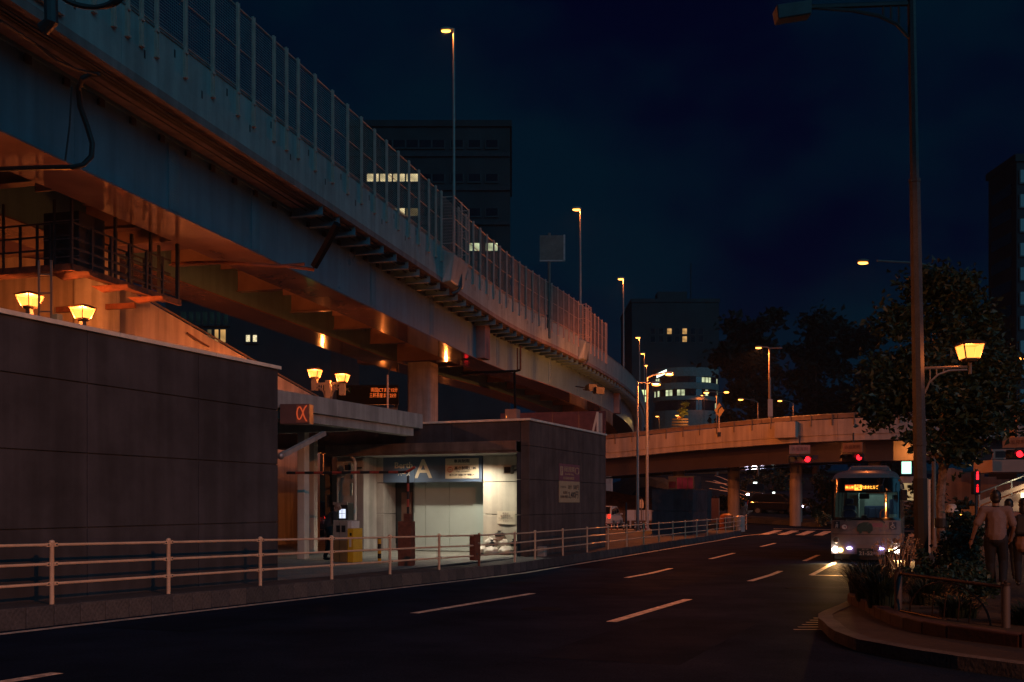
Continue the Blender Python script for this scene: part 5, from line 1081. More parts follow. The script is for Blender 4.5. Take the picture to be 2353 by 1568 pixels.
# ================================================================== far buildings
dkw = mat('dark_facade', (.022, .024, .03), .8, var=.2, scale=.3); dkg = mat('dark_window', (.015, .017, .025), .12, spec=.7); wlit = room('office_light', (1, .80, .42), 1.0, .9); wlit2 = room('office_green', (.85, .95, .55), .8, 1.2); wdim = room('office_dim', (1, .75, .35), .12, .8); amberw = room('amber_room', (1, .55, .18), .6, 1.0)
def block(label, u0, u1, vt, d, depth, rz=0, name='building', m_=dkw):
    c = at((u0+u1)/2, vt, d); t = thing(name, label, 'building', (c.x, c.y, 0), rz); w_ = (u1-u0)/F*d/2
    MB().box(-w_, w_, 0, depth, -6, c.z).build('wall', m_, t); MB().box(-w_-.2, w_+.2, -.2, depth+.2, c.z, c.z+.7).build('roof_edge', m_, t); return t, w_, c.z
def wins(t, w_, xs_, zs_, ww, wh, lit, depth=.0):
    g = MB(); g.box(-ww/2, ww/2, -.06, .0, 0, wh); proto = {}
    fr = MB(); fr.box(-ww/2-.12, ww/2+.12, -.14, 0, -.16, -.01); fr.box(-ww/2-.12, -ww/2, -.12, 0, 0, wh); fr.box(ww/2, ww/2+.12, -.12, 0, 0, wh); fp = None
    for i, z in enumerate(zs_):
        for j, x in enumerate(xs_):
            mm = lit(i, j) or dkg
            if mm.name not in proto: o = proto[mm.name] = g.build('window', mm, t, (x, 0, z))
            else: o = again(proto[mm.name], t, (x, 0, z))
            if fp is None: fp = fr.build('window_frame', m_fr, o)
            else: again(fp, o)
m_fr = mat('window_frame', (.03, .03, .035), .6)
# office tower behind the expressway
d = 110; t, w_, zt = block('dark office tower behind the expressway fence with a row of lit windows', 800, 1172, 292, d, 25); px = d/F
X0 = t.location.x; xs_ = [at(u, 0, d).x-X0 for u in (827, 857, 887, 917, 947, 977, 1007, 1050, 1090, 1130)]; zs_ = [at(0, v, d).z for v in (657, 577, 497, 418, 340)]
def lit(i, j):
    if i == 3 and j in (1, 2, 3, 4): return wlit
    if i == 2 and j == 3: return wlit
    if i == 2 and j == 4: return wdim
    if i == 1 and j in (8, 9): return wlit2
    return None
wins(t, w_, xs_, zs_, 1.28, .85, lit)
for z in zs_: MB().box(-w_, w_, -.2, -.02, z-1.0, z-.55).build('floor_band', mat('floor_band', (.03, .03, .038), .8), t)
# low building glimpsed below the expressway
d = 75; t, w_, zt = block('dark building glimpsed under the expressway with warm lit windows', 380, 760, 690, d, 14); X0 = t.location.x
wins(t, w_, [at(u, 0, d).x-X0 for u in (484, 497, 513)], [at(0, 787, d).z], .42, .95, lambda i, j: amberw if j else wdim)
wins(t, w_, [at(u, 0, d).x-X0 for u in (424, 440, 456, 472, 488, 504, 518)], [at(0, 746, d).z], .46, .95, lambda i, j: room('teal_room', (.3, .9, 1), .008))
wins(t, w_, [at(u, 0, d).x-X0 for u in (572, 585)], [at(0, 786, d).z], .40, .5, lambda i, j: room('block_glass', (1, .85, .5), .9, 8))
# dark slab block and the rounded office block in the middle distance
d = 200; t, w_, zt = block('big dark slab building in the middle distance with few lit windows', 1452, 1652, 695, d, 20); X0 = t.location.x
wins(t, w_, [at(u, 0, d).x-X0 for u in (1500, 1519, 1538, 1556, 1573, 1592, 1610)], [at(0, v, d).z for v in (786, 768)], .9, 1.1, lambda i, j: amberw if (i, j) in ((1, 2), (1, 4), (0, 4)) else None)
MB().box(-3, 3, 4, 8, zt+.7, zt+3).build('roof_plant', dkw, t); MB().cyl((4, 5, zt), (4, 5, zt+9), .12, n=6).build('antenna', dkw, t)
d = 170; c = at(1575, 855, d); t = thing('rounded_office_block', 'rounded office block with bands of greenish lit windows', 'building', (c.x, c.y, 0)); rr_ = 5.6
fac = mat('office_bands', (.20, .21, .20), .7)
for v0, v1, nm, mm in ((1000, 948, 'band', fac), (948, 925, 'glass_band', dkg), (925, 916, 'band', fac), (916, 900, 'glass_band', dkg), (900, 886, 'band', fac), (886, 872, 'glass_band', dkg), (872, 852, 'band', fac)):
    z0, z1 = at(0, v0, d).z, at(0, v1, d).z; q = MB(); r_ = rr_ if nm == 'band' else rr_-.25
    q.prism([(-r_*math.cos(a_), -r_*math.sin(a_)*.8) for a_ in [i*math.pi/16 for i in range(17)]], z0, z1, 'z'); q.build(nm, mm, t)
rnd = random.Random(3)
for v0, v1, pr_ in ((915, 902, .45), (885, 874, .35), (947, 930, .12)):
    z0, z1 = at(0, v0, d).z, at(0, v1, d).z
    for i in range(1, 24):
        a0 = i*math.pi/24; a1 = a0+.10
        if rnd.random() < pr_:
            q = MB(); q.add([(-(rr_-.2)*math.cos(a_), -(rr_-.2)*math.sin(a_)*.8, z) for z in (z0, z1) for a_ in (a0, a1)], [(0, 1, 3, 2)]); q.build('lit_window', wlit2, t)
t = thing('lit_billboard', 'small tilted white lit sign on the rounded office roof', 'sign', at(1521, 862, 160), R(25)); MB().hexa([(-.9, 0, -.5), (.9, 0, .3), (.9, .2, .3), (-.9, .2, -.5)], [(-.9, 0, .15), (.9, 0, .95), (.9, .2, .95), (-.9, .2, .15)]).build('face', glow('billboard', (.9, 1, .85), 2.0), t)
t = thing('green_lit_sign', 'narrow pale green lit sign near the lamp poles', 'sign', at(1482, 910, 150), 0); MB().box(-.45, .45, 0, .2, -.9, .9).build('face', glow('billboard2', (.8, 1, .45), 1.2), t); MB().box(-.5, .5, -.02, 0, -.1, .1).build('divider', dark, t)
# tower at the right edge
d = 95; t, w_, zt = block('tall dark tower at the right picture edge', 2336, 2520, 372, d, 5.6); X0 = t.location.x
for k in range(11): MB().box(-w_-.05, -w_-.005, .9, 4.9, at(0, 1000-56*k, d).z, at(0, 975-56*k, d).z).build('side_window', dkg, t)
wins(t, w_, [at(u, 0, d).x-X0 for u in (2350, 2375)], [at(0, v, d).z for v in (980, 924, 868, 812, 756, 700, 644, 588, 532, 476, 420)], .5, 1.2, lambda i, j: None)
# green lit shop sign and pale wall behind the bus
t = thing('shop_sign', 'small green-white lit shop sign behind the tall pole', 'sign', at(2083, 1075, 58), R(-15)); MB().box(-.26, .26, 0, .15, -.35, .35).build('face', glow('shop_green', (.45, 1, .75), 2.2), t); MB().box(-.3, .3, .02, .18, -.4, .4).build('case', dark, t)
MB().box(-.3, .6, .2, 2, -3.5, -.5).build('bracket_wall', conc_l, t); MB().box(-.2, .45, .17, .2, -1.9, -.9).build('lit_pane', room('warm_pane', (1, .66, .30), .45), t)
# ---------------- footbridge, abutment and stairs at the right
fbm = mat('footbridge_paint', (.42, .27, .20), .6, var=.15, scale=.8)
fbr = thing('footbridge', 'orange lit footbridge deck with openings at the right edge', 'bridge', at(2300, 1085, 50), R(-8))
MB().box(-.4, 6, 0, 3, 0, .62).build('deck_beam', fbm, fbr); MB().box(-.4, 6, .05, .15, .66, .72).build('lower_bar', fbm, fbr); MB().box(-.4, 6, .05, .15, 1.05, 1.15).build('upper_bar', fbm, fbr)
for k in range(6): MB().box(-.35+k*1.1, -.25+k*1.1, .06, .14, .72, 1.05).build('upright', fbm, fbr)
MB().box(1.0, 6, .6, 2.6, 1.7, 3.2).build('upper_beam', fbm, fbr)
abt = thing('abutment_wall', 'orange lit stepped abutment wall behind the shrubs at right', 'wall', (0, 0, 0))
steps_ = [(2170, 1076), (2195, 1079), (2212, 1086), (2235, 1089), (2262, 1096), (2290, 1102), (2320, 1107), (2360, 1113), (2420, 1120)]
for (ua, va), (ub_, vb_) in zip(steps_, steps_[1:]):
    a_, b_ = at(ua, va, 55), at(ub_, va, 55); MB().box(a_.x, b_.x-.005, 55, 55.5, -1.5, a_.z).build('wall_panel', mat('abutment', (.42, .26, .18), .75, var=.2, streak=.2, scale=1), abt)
stw = thing('footbridge_stairs', 'footbridge staircase with solid orange lit sides rising to the right', 'stairs', at(2250, 1185, 42), R(-6))
prs = [(0, -1), (0, .35), (5.0, 2.35), (5.0, -1)]; MB().prism(prs, 0, .15).build('stringer', fbm, stw); MB().prism([(0, .42), (0, .62), (5, 2.62), (5, 2.42)], .02, .10).build('balustrade', fbm, stw)
MB().tube([(0, .05, .95), (5, .05, 2.95)], .035, 6).build('hand_rail', galv, stw)
for k in range(8): MB().box(k*.65, k*.65+.05, .03, .09, .35+k*.26, .95+k*.26).build('baluster', galv, stw)
for k in range(14): MB().box(k*.36, k*.36+.37, .16, 2.2, -.5, .25+k*.144).build('step', conc_l, stw)
lamp('stair_light', (2.0, -.6, 1.0), 30, (1, .85, .5), stw, .1); MB().box(1.6, 2.2, -.3, -.2, .75, .95).build('light_fitting', glow('fitting', (1, .9, .55), 3.0), stw)
# ================================================================== the right pavement, planter and fence
ed = [L(-1.3, b) for b in drange(56, 19, 4)]+[L(-1.3, 16), Vector((4.05, 13.1, 0)), Vector((3.78, 12.0, 0)), Vector((3.58, 11.0, 0)), Vector((3.55, 10.2, 0)), Vector((3.77, 9.38, 0)), Vector((4.29, 8.35, 0)), Vector((5.2, 7.3, 0)), Vector((7, 6.0, 0)), Vector((10, 4.8, 0)), Vector((15, 3.8, 0))]
ed = [Vector((p.x, p.y, 0)) for p in ed]; es = smooth_path(ed, .5); es = [es[0]]+[b for a, b in zip(es, es[1:]) if b.y < a.y-1e-4]
rz_ = lambda x, y: gz(x, y)+.12
cells = []
for a, b in zip(es, es[1:]):
    n = 4; X1 = 45
    for k in range(n):
        f = lambda p, s: (p.x+(X1-p.x)*s**2, p.y)
        cells.append([f(b, k/n), f(b, (k+1)/n), f(a, (k+1)/n), f(a, k/n)])
brickp = mat('pavement_brick', (.013, .012, .017), .8, var=.35, scale=2.0, bump=.3, fine=18)
pr_ = slab('pavement_right', cells, rz_, brickp)
acc = 0; prev = es[0]; run = [es[0]]
for p in es[1:]:
    run.append(p); acc += (p-prev).length; prev = p
    if acc > .62:
        q = MB()
        for a, b in zip(run, run[1:]):
            d_ = (b-a).normalized(); n_ = Vector((d_.y, -d_.x, 0))
            o_ = -.02; f = [(a.x-n_.x*.16, a.y-n_.y*.16), (b.x-n_.x*.16, b.y-n_.y*.16), (b.x+n_.x*.02, b.y+n_.y*.02), (a.x+n_.x*.02, a.y+n_.y*.02)]
            q.hexa([(x, y, gz(x, y)-.1) for x, y in f], [(x, y, rz_(x, y)+.006) for x, y in f])
        q.build('kerb_stone', random.choice(kpal), pr_); run = [p]; acc = 0
# planter border and soil
pb_ = [L(-.45, 30), L(-.45, 24), L(-.45, 19.5), Vector((5.30, 15.6, 0)), Vector((4.85, 13.7, 0)), Vector((4.55, 12.3, 0)), Vector((4.40, 11.2, 0)), Vector((4.50, 10.3, 0)), Vector((4.85, 9.5, 0)), Vector((5.5, 8.8, 0)), Vector((6.6, 8.0, 0)), Vector((8.2, 7.2, 0))]
pb_ = [Vector((p.x, p.y, 0)) for p in pb_]; ps = smooth_path(pb_, .45)
plt = thing('planter_border', 'reddish stone planter border curving round the corner of the right pavement', 'planter')
bst_ = mat('border_stone', (.05, .021, .02), .7, var=.35, scale=3, bump=.3)
for a, b in zip(ps, ps[1:]):
    d_ = (b-a).normalized(); n_ = Vector((-d_.y, d_.x, 0)); b2 = a.lerp(b, .98)
    f = [(a.x, a.y), (b2.x, b2.y), (b2.x+n_.x*.18, b2.y+n_.y*.18), (a.x+n_.x*.18, a.y+n_.y*.18)]; z = rz_(a.x, a.y)
    MB().hexa([(x, y, z-.05) for x, y in f], [(x, y, z+.14) for x, y in f]).build('border_stone', bst_, plt, bev=.015)
q = MB(); inner = []
for p in ps:
    w_ = 1.0 if p.y > 13.5 else 1.6
    inner.append(Vector((p.x+w_*.92, p.y+(.35 if p.y < 13 else -.4)*w_, 0)))
q.add([(p.x+.1, p.y, rz_(p.x, p.y)+.10) for p in ps]+[(p.x, p.y, rz_(p.x, p.y)+.10) for p in inner], [(i, i+1, len(ps)+i+1, len(ps)+i) for i in range(len(ps)-1)]); q.build('soil', mat('soil', (.03, .022, .016), .95, bump=.6), plt)
# ---- plants
leafm = {}
def leafmat(n, c, rough=.5):
    m_ = mat('leaf_'+n, c, rough, var=.5, scale=8, spec=.3); return m_
def leaf_cloud(name, m_, parent, pts, size, seed, droop=.0):
    r = random.Random(seed); q = MB()
    for c in pts:
        s = size*r.uniform(.6, 1.3); d = Vector((r.gauss(0, 1), r.gauss(0, 1), r.gauss(0, .7)-droop)).normalized(); sd = d.orthogonal().normalized(); sd.rotate(Matrix.Rotation(r.uniform(0, 6.28), 3, d)); up = d.cross(sd)*.22*s
        c = Vector(c); q.add([c, c+d*s*.5+sd*s*.30+up, c+d*s, c+d*s*.5-sd*s*.30+up], [(0, 1, 2), (0, 2, 3)])
    o = q.build(name, m_, parent); return o
def crown_pts(n, lobes, seed, fill=.3):      # leaves gathered in clumps of different size, with gaps between them
    r = random.Random(seed); out = []; vol = [l[3]*l[4]*l[5] for l in lobes]; sc = (sum(vol)/len(vol))**(1/3); nc = max(6, n//130); cl = []
    for _ in range(nc):
        l = r.choices(lobes, vol)[0]; v = Vector((r.gauss(0, 1), r.gauss(0, 1), r.gauss(0, 1))).normalized()*(r.uniform(fill, 1.08)**.7)
        cl.append((Vector((l[0]+v.x*l[3], l[1]+v.y*l[4], l[2]+v.z*l[5])), sc*r.uniform(.10, .30)))
    wt = [c[1]**2 for c in cl]
    for c, rad in r.choices(cl, wt, k=n): out.append(c+Vector((r.gauss(0, rad), r.gauss(0, rad), r.gauss(0, rad*.75))))
    return out
barkm = mat('bark', (.20, .15, .12), .85, var=.5, scale=6, bump=.5, fine=18)
def tree(name, label, loc, lobes, n, size, seed, trunk, mats, cat='tree', group=None):
    t = thing(name, label, cat, loc, 0, group)
    for pts_, rad in trunk: MB().tube(pts_, rad, 8).build('trunk' if pts_ is trunk[0][0] else 'limb', barkm, t, smooth=True)
    cp = crown_pts(n, lobes, seed); k = len(mats)
    for i, m_ in enumerate(mats): pset(leaf_cloud('crown', m_, t, cp[i::k], size, seed+i), kind='stuff')
    return t
g1, g2, g3 = leafmat('dark', (.011, .036, .030)), leafmat('mid', (.016, .05, .04)), leafmat('olive', (.025, .045, .026))
td = 23.5; tb = at(2163, 1262, td); tbz = rz_(tb.x, tb.y)
zl = lambda v: at(0, v, td).z-tbz; xl = lambda u: at(u, 0, td).x-tb.x
lob = [(xl(2155), 0, zl(800), 1.35, 1.2, 1.5), (xl(2060), .2, zl(880), .75, .8, 1.25), (xl(2240), .1, zl(880), 1.0, 1.0, 1.4), (xl(2185), 0, zl(680), .85, .8, .95), (xl(2270), -.2, zl(960), .75, .8, .85), (xl(2150), -.2, zl(960), 1.1, 1.1, .8), (xl(2045), 0, zl(985), .35, .5, .35), (xl(2210), 0, zl(1010), .75, .7, .5), (xl(2225), 0, zl(720), .4, .5, .6)]
tree('street_tree', 'leafy dark green street tree with pale trunk behind the tall pole', (tb.x, tb.y, tbz), lob, 15000, .17, 11,
     [([(0, 0, -.05), (.02, 0, .8), (-.03, 0, 1.7), (.05, .02, 2.45), (.02, 0, 3.2), (0, 0, 4.6)], [.13, .115, .105, .10, .07, .03]), ([(.05, 0, 2.4), (.30, .1, 2.9), (.62, .1, 3.5)], [.07, .05, .02]), ([(0, 0, 2.6), (-.35, 0, 3.2), (-.8, .1, 3.9)], [.06, .04, .02])], [g1, g2, g3])
MB().lathe([(.145, 0), (.15, .02), (.15, .20), (.145, .22)], 14).build('trunk_band', black, bpy.data.objects['street_tree'], (0, 0, at(0, 1232, td).z-tbz+.2))
# far dark trees on the rise behind the ramp
far = leafmat('far', (.012, .02, .014), .8); hi_ = 'trees on the rise behind the ramp'
for i, (u0, u1, vt, d, lab) in enumerate(((1655, 1800, 705, 128, 'big dark tree mass on the rise, left of three'), (1755, 1990, 685, 132, 'big dark tree mass on the rise, middle and tallest'), (1930, 2120, 745, 122, 'big dark tree mass on the rise, right of three, behind the pole'))):
    c = at((u0+u1)/2, 960, d); w_ = (u1-u0)/2/F*d; zt = at(0, vt, d).z; r = random.Random(i); lb = [(0, 0, zt*.52, w_*.85, 4, zt*.46)]
    for k in range(9): lb.append((r.uniform(-.75, .75)*w_, r.uniform(-2, 2), zt*r.uniform(.45, .86), w_*r.uniform(.25, .42), 2.5, zt*r.uniform(.10, .2)))
    tree('dark_tree', lab, (c.x, c.y, 0), lb, 5500, 1.0, 31+i, [([(0, 0, 0), (.2, 0, zt*.3), (0, 0, zt*.8)], [.6, .45, .1])], [far], 'tree', hi_)
# small floodlit shrub by the office block, hedges, shrubs by the island and at right
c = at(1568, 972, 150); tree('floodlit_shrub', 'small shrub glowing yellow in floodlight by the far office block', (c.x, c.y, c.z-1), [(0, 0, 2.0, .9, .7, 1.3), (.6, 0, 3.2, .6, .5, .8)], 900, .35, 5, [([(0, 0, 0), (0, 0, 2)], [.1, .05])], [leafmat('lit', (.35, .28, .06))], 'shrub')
lamp('flood', (c.x+.3, c.y-2.2, c.z+.2), 160, (1, .6, .15), bpy.data.objects['floodlit_shrub'].parent, .1); fl_ = bpy.data.objects['flood']; fl_.parent = bpy.data.objects['floodlit_shrub']; fl_.location = (.3, -2.2, 1.2); fl_.matrix_parent_inverse = Matrix()
bn = thing('bench_stand', 'small stack of orange lit slats under the floodlit shrub', 'bench', at(1563, 985, 149), 0)
for k in range(4): MB().box(-1.2, 1.2, 0, .4, .0+k*.42, .25+k*.42).build('slat', rust, bn)
for (u, v, d, w_, h_, lab, n) in ((1935, 1165, 70, 3.2, 3.0, 'dark hedge bush between the cars and the bus', 2600), (1652, 1172, 78, 2.6, 1.6, 'dark low shrub left of the first bridge column', 1500), (1775, 1120, 100, 6.5, 1.5, 'grassy dark bank behind the taxis', 2200),
                                  (2110, 1180, 52, 2.6, 3.0, 'dark bushes behind the bus and the tall pole', 2200), (2215, 1160, 46, 1.9, 1.9, 'dark rounded shrub in front of the abutment wall', 2200)):
    c = put(u, v, d); tree('shrub', lab, c, [(0, 0, h_*.5, w_, 1, h_*.5), (w_*.3, 0, h_*.7, w_*.5, .9, h_*.4), (-w_*.4, 0, h_*.55, w_*.5, .9, h_*.4)], n, .3, int(u), [([(0, 0, 0), (0, 0, h_*.6)], [.08, .03])], [g1, leafmat('bank', (.06, .06, .03))], 'shrub')
for i, (u, v, d, lab) in enumerate(((1898, 1196, 66, 'pale flowering plant at the right end of the island'), (1876, 1190, 68, 'small green plant beside the island plinth'))):
    c = at(u, v, d); c.z = gz(c.x, c.y)+.3; tree('flowering_plant', lab, c, [(0, 0, .35, .55-.2*i, .4, .35)], 500, .16, 70+i, [([(0, 0, 0), (0, 0, .3)], [.02, .01])], [g2, leafmat('pale', (.30, .32, .18))] if i == 0 else [g2], 'plant')
def grass_tuft(label, loc, n, h, spread, m_, seed, name='grass_clump', lean=(0, 0), cat='plant', wd=.012):
    r = random.Random(seed); t = thing(name, label, cat, loc); q = MB()
    for _ in range(n):
        a = r.uniform(0, 6.283); rad = r.random()**.6*spread*.45; x, y = rad*math.cos(a), rad*math.sin(a); hh = h*r.uniform(.55, 1.1); dx, dy = math.cos(a)*spread*r.uniform(.3, .9)+lean[0]*r.random(), math.sin(a)*spread*r.uniform(.3, .9)+lean[1]*r.random()
        px, py = -math.sin(a)*wd, math.cos(a)*wd; v = []
        for s in (0, .35, .7, 1): zz_ = hh*(s*1.5-.75*s*s)*1.1; w__ = (1-s*.9); v += [(x+dx*s*s+px*w__, y+dy*s*s+py*w__, zz_), (x+dx*s*s-px*w__, y+dy*s*s-py*w__, zz_)]
        q.add(v, [(0, 1, 3, 2), (2, 3, 5, 4), (4, 5, 7, 6)])
    pset(q.build('blades', m_, t), kind='stuff'); return t
gb = leafmat('grass', (.012, .026, .018), .45)
for i, (x, y, h, s, n, lab) in enumerate(((5.42, 15.2, .62, .55, 420, 'drooping dark grass clump at the planter edge nearest the bus'), (5.1, 14.1, .60, .50, 420, 'drooping dark grass clump at the planter edge, second toward the viewer'), (4.85, 13.0, .52, .45, 380, 'drooping dark grass clump above the red stone end'), (5.6, 13.4, .42, .5, 300, 'dark grass clump inside the fence corner'),
                                         (5.2, 11.6, .30, .45, 300, 'low dark plants inside the fence panel at left'), (5.6, 10.7, .30, .5, 300, 'low dark plants inside the fence panel at right'), (6.6, 9.7, .34, .6, 300, 'low dark plants right of the fence end post'), (6.0, 8.9, .30, .5, 260, 'low dark plants in the near corner at right'), (7.3, 8.6, .35, .6, 260, 'low dark plants at the right picture edge'))):
    grass_tuft(lab, (x, y, rz_(x, y)+.09), n, h, s, gb, 100+i)
# shrubs under the tall pole and behind the fence
for i, (u, d, h_, w_, lab, n) in enumerate(((2080, 17.2, .55, .4, 'dark shrub under the tall pole, left side', 900), (2150, 18.5, 1.05, .5, 'dark leafy shrub right of the tall pole', 1500), (2195, 18.6, 1.25, .5, 'taller dark leafy shrub in front of the hatted woman', 1700), (2120, 15.4, .45, .5, 'dark low shrub behind the fence', 1100), (2200, 14.4, .40, .6, 'dark low shrub before the walkers', 1100), (2215, 17.0, .6, .4, 'dark shrub beside the walkers', 900))):
    c = at(u, 1300, d); c.z = rz_(c.x, c.y); tree('low_shrub', lab, c, [(0, 0, h_*.5, w_, .4, h_*.52), (w_*.5, 0, h_*.6, w_*.6, .35, h_*.4)], n, .10, 200+i, [([(0, 0, 0), (0, 0, h_*.6)], [.025, .01])], [g1, g2], 'shrub')
# pale flower heads catching the headlights beside the bus
fw = leafmat('flower', (.45, .30, .18)); 
for i, (u, v, d, lab) in enumerate(((2036, 1282, 17.0, 'pale branching flower stems lit by the headlamp, left'), (2062, 1275, 17.6, 'tall pale branching flower stems lit by the headlamp, right'), (2078, 1278, 18.2, 'pale flower stems beside the bus, rightmost'))):
    c = at(u, v, d); zb = rz_(c.x, c.y); t = thing('flower_stems', lab, 'plant', (c.x, c.y, zb)); r = random.Random(i+50); q = MB(); fq = []
    hh = (at(0, (1232, 1212, 1222)[i], d).z-zb)
    for k in range(12):
        a = r.uniform(-.20, .20); b_ = r.uniform(-.15, .15); z = hh*r.uniform(.6, 1); q.tube([(a*.2, b_*.2, 0), (a*.5, b_*.5, z*.6), (a, b_, z)], .005, 4)
        for _ in range(16): fq.append((a+r.gauss(0, .022), b_+r.gauss(0, .022), z-r.uniform(0, .18)))
    q.build('stems', fw, t); pset(leaf_cloud('petals', fw, t, fq, .042, i+60), kind='stuff')
# ---- the low ornamental fence
fn = thing('ornamental_fence', 'low dark metal fence with hoops round the planter corner', 'fence'); fm = mat('fence_bronze', (.10, .075, .06), .22, metal=.7, var=.2)
fp = [at(2085, 1245, 18.2), at(2039, 1270, 15.5), at(2064, 1312, 12.2), at(2311, 1344, 10.4)]
for i, p in enumerate(fp):
    zb = rz_(p.x, p.y)
    r_ = .045 if i != 1 else .03
    MB().cyl((p.x, p.y, zb-.05), (p.x, p.y, p.z-.01), r_, n=12).build('post', mat('post_stone', (.06, .055, .06), .6) if i in (2, 3) else fm, fn, smooth=True); MB().cyl((p.x, p.y, p.z-.01), (p.x, p.y, p.z+.015), r_*1.15, n=12).build('post_cap', fm, fn); MB().ball((p.x, p.y, p.z+.03), .018).build('finial', fm, fn)
for a, b in zip(fp, fp[1:]):
    lo_ = .45; MB().tube([a-Vector((0, 0, .03)), b-Vector((0, 0, .03))], .022, 8).build('top_rail', fm, fn, smooth=True)
    a2, b2 = a-Vector((0, 0, .48)), b-Vector((0, 0, .50)); MB().tube([a2, b2], .016, 8).build('bottom_rail', fm, fn, smooth=True)
    n = 1 if a is fp[2] else 2
    for k in range(n):
        s0, s1 = (k+.12)/n, (k+.88)/n; pts_ = []
        for j in range(17):
            s = s0+(s1-s0)*(.5-.5*math.cos(math.pi*j/16)); hgt = math.sin(math.pi*j/16); base = a2.lerp(b2, s); top = a.lerp(b, s)-Vector((0, 0, .06)); pts_.append(base.lerp(top, hgt))
        MB().tube(pts_, .011, 6).build('hoop', fm, fn, smooth=True)
        for s in ((.3, .45, .62, .75) if n == 1 else (.35, .65)): ss_ = s0+(s1-s0)*s; MB().tube([a2.lerp(b2, ss_), a2.lerp(b2, ss_+.02)+Vector((0, 0, .30))], .008, 5).build('bar', fm, fn)
# ---- bus stop board
bs = thing('bus_stop_board', 'pale upright bus stop board seen edge-on right of the tall pole', 'bus stop', put(2130, 1290, 21.5), R(70)); bs.location.z += .12
zt = at(0, 1103, 21.5).z-bs.location.z; MB().box(-.45, .45, -.05, -.01, .55, zt).build('timetable_panel', mat('board_cream', (.55, .50, .44), .5), bs); MB().box(-.55, .55, .0, .06, .15, zt+.02).build('back_panel', mat('board_green', (.26, .30, .27), .5), bs)
for x in (-.5, .5): MB().cyl((x, .03, 0), (x, .03, zt), .035, n=8).build('leg', galv, bs)
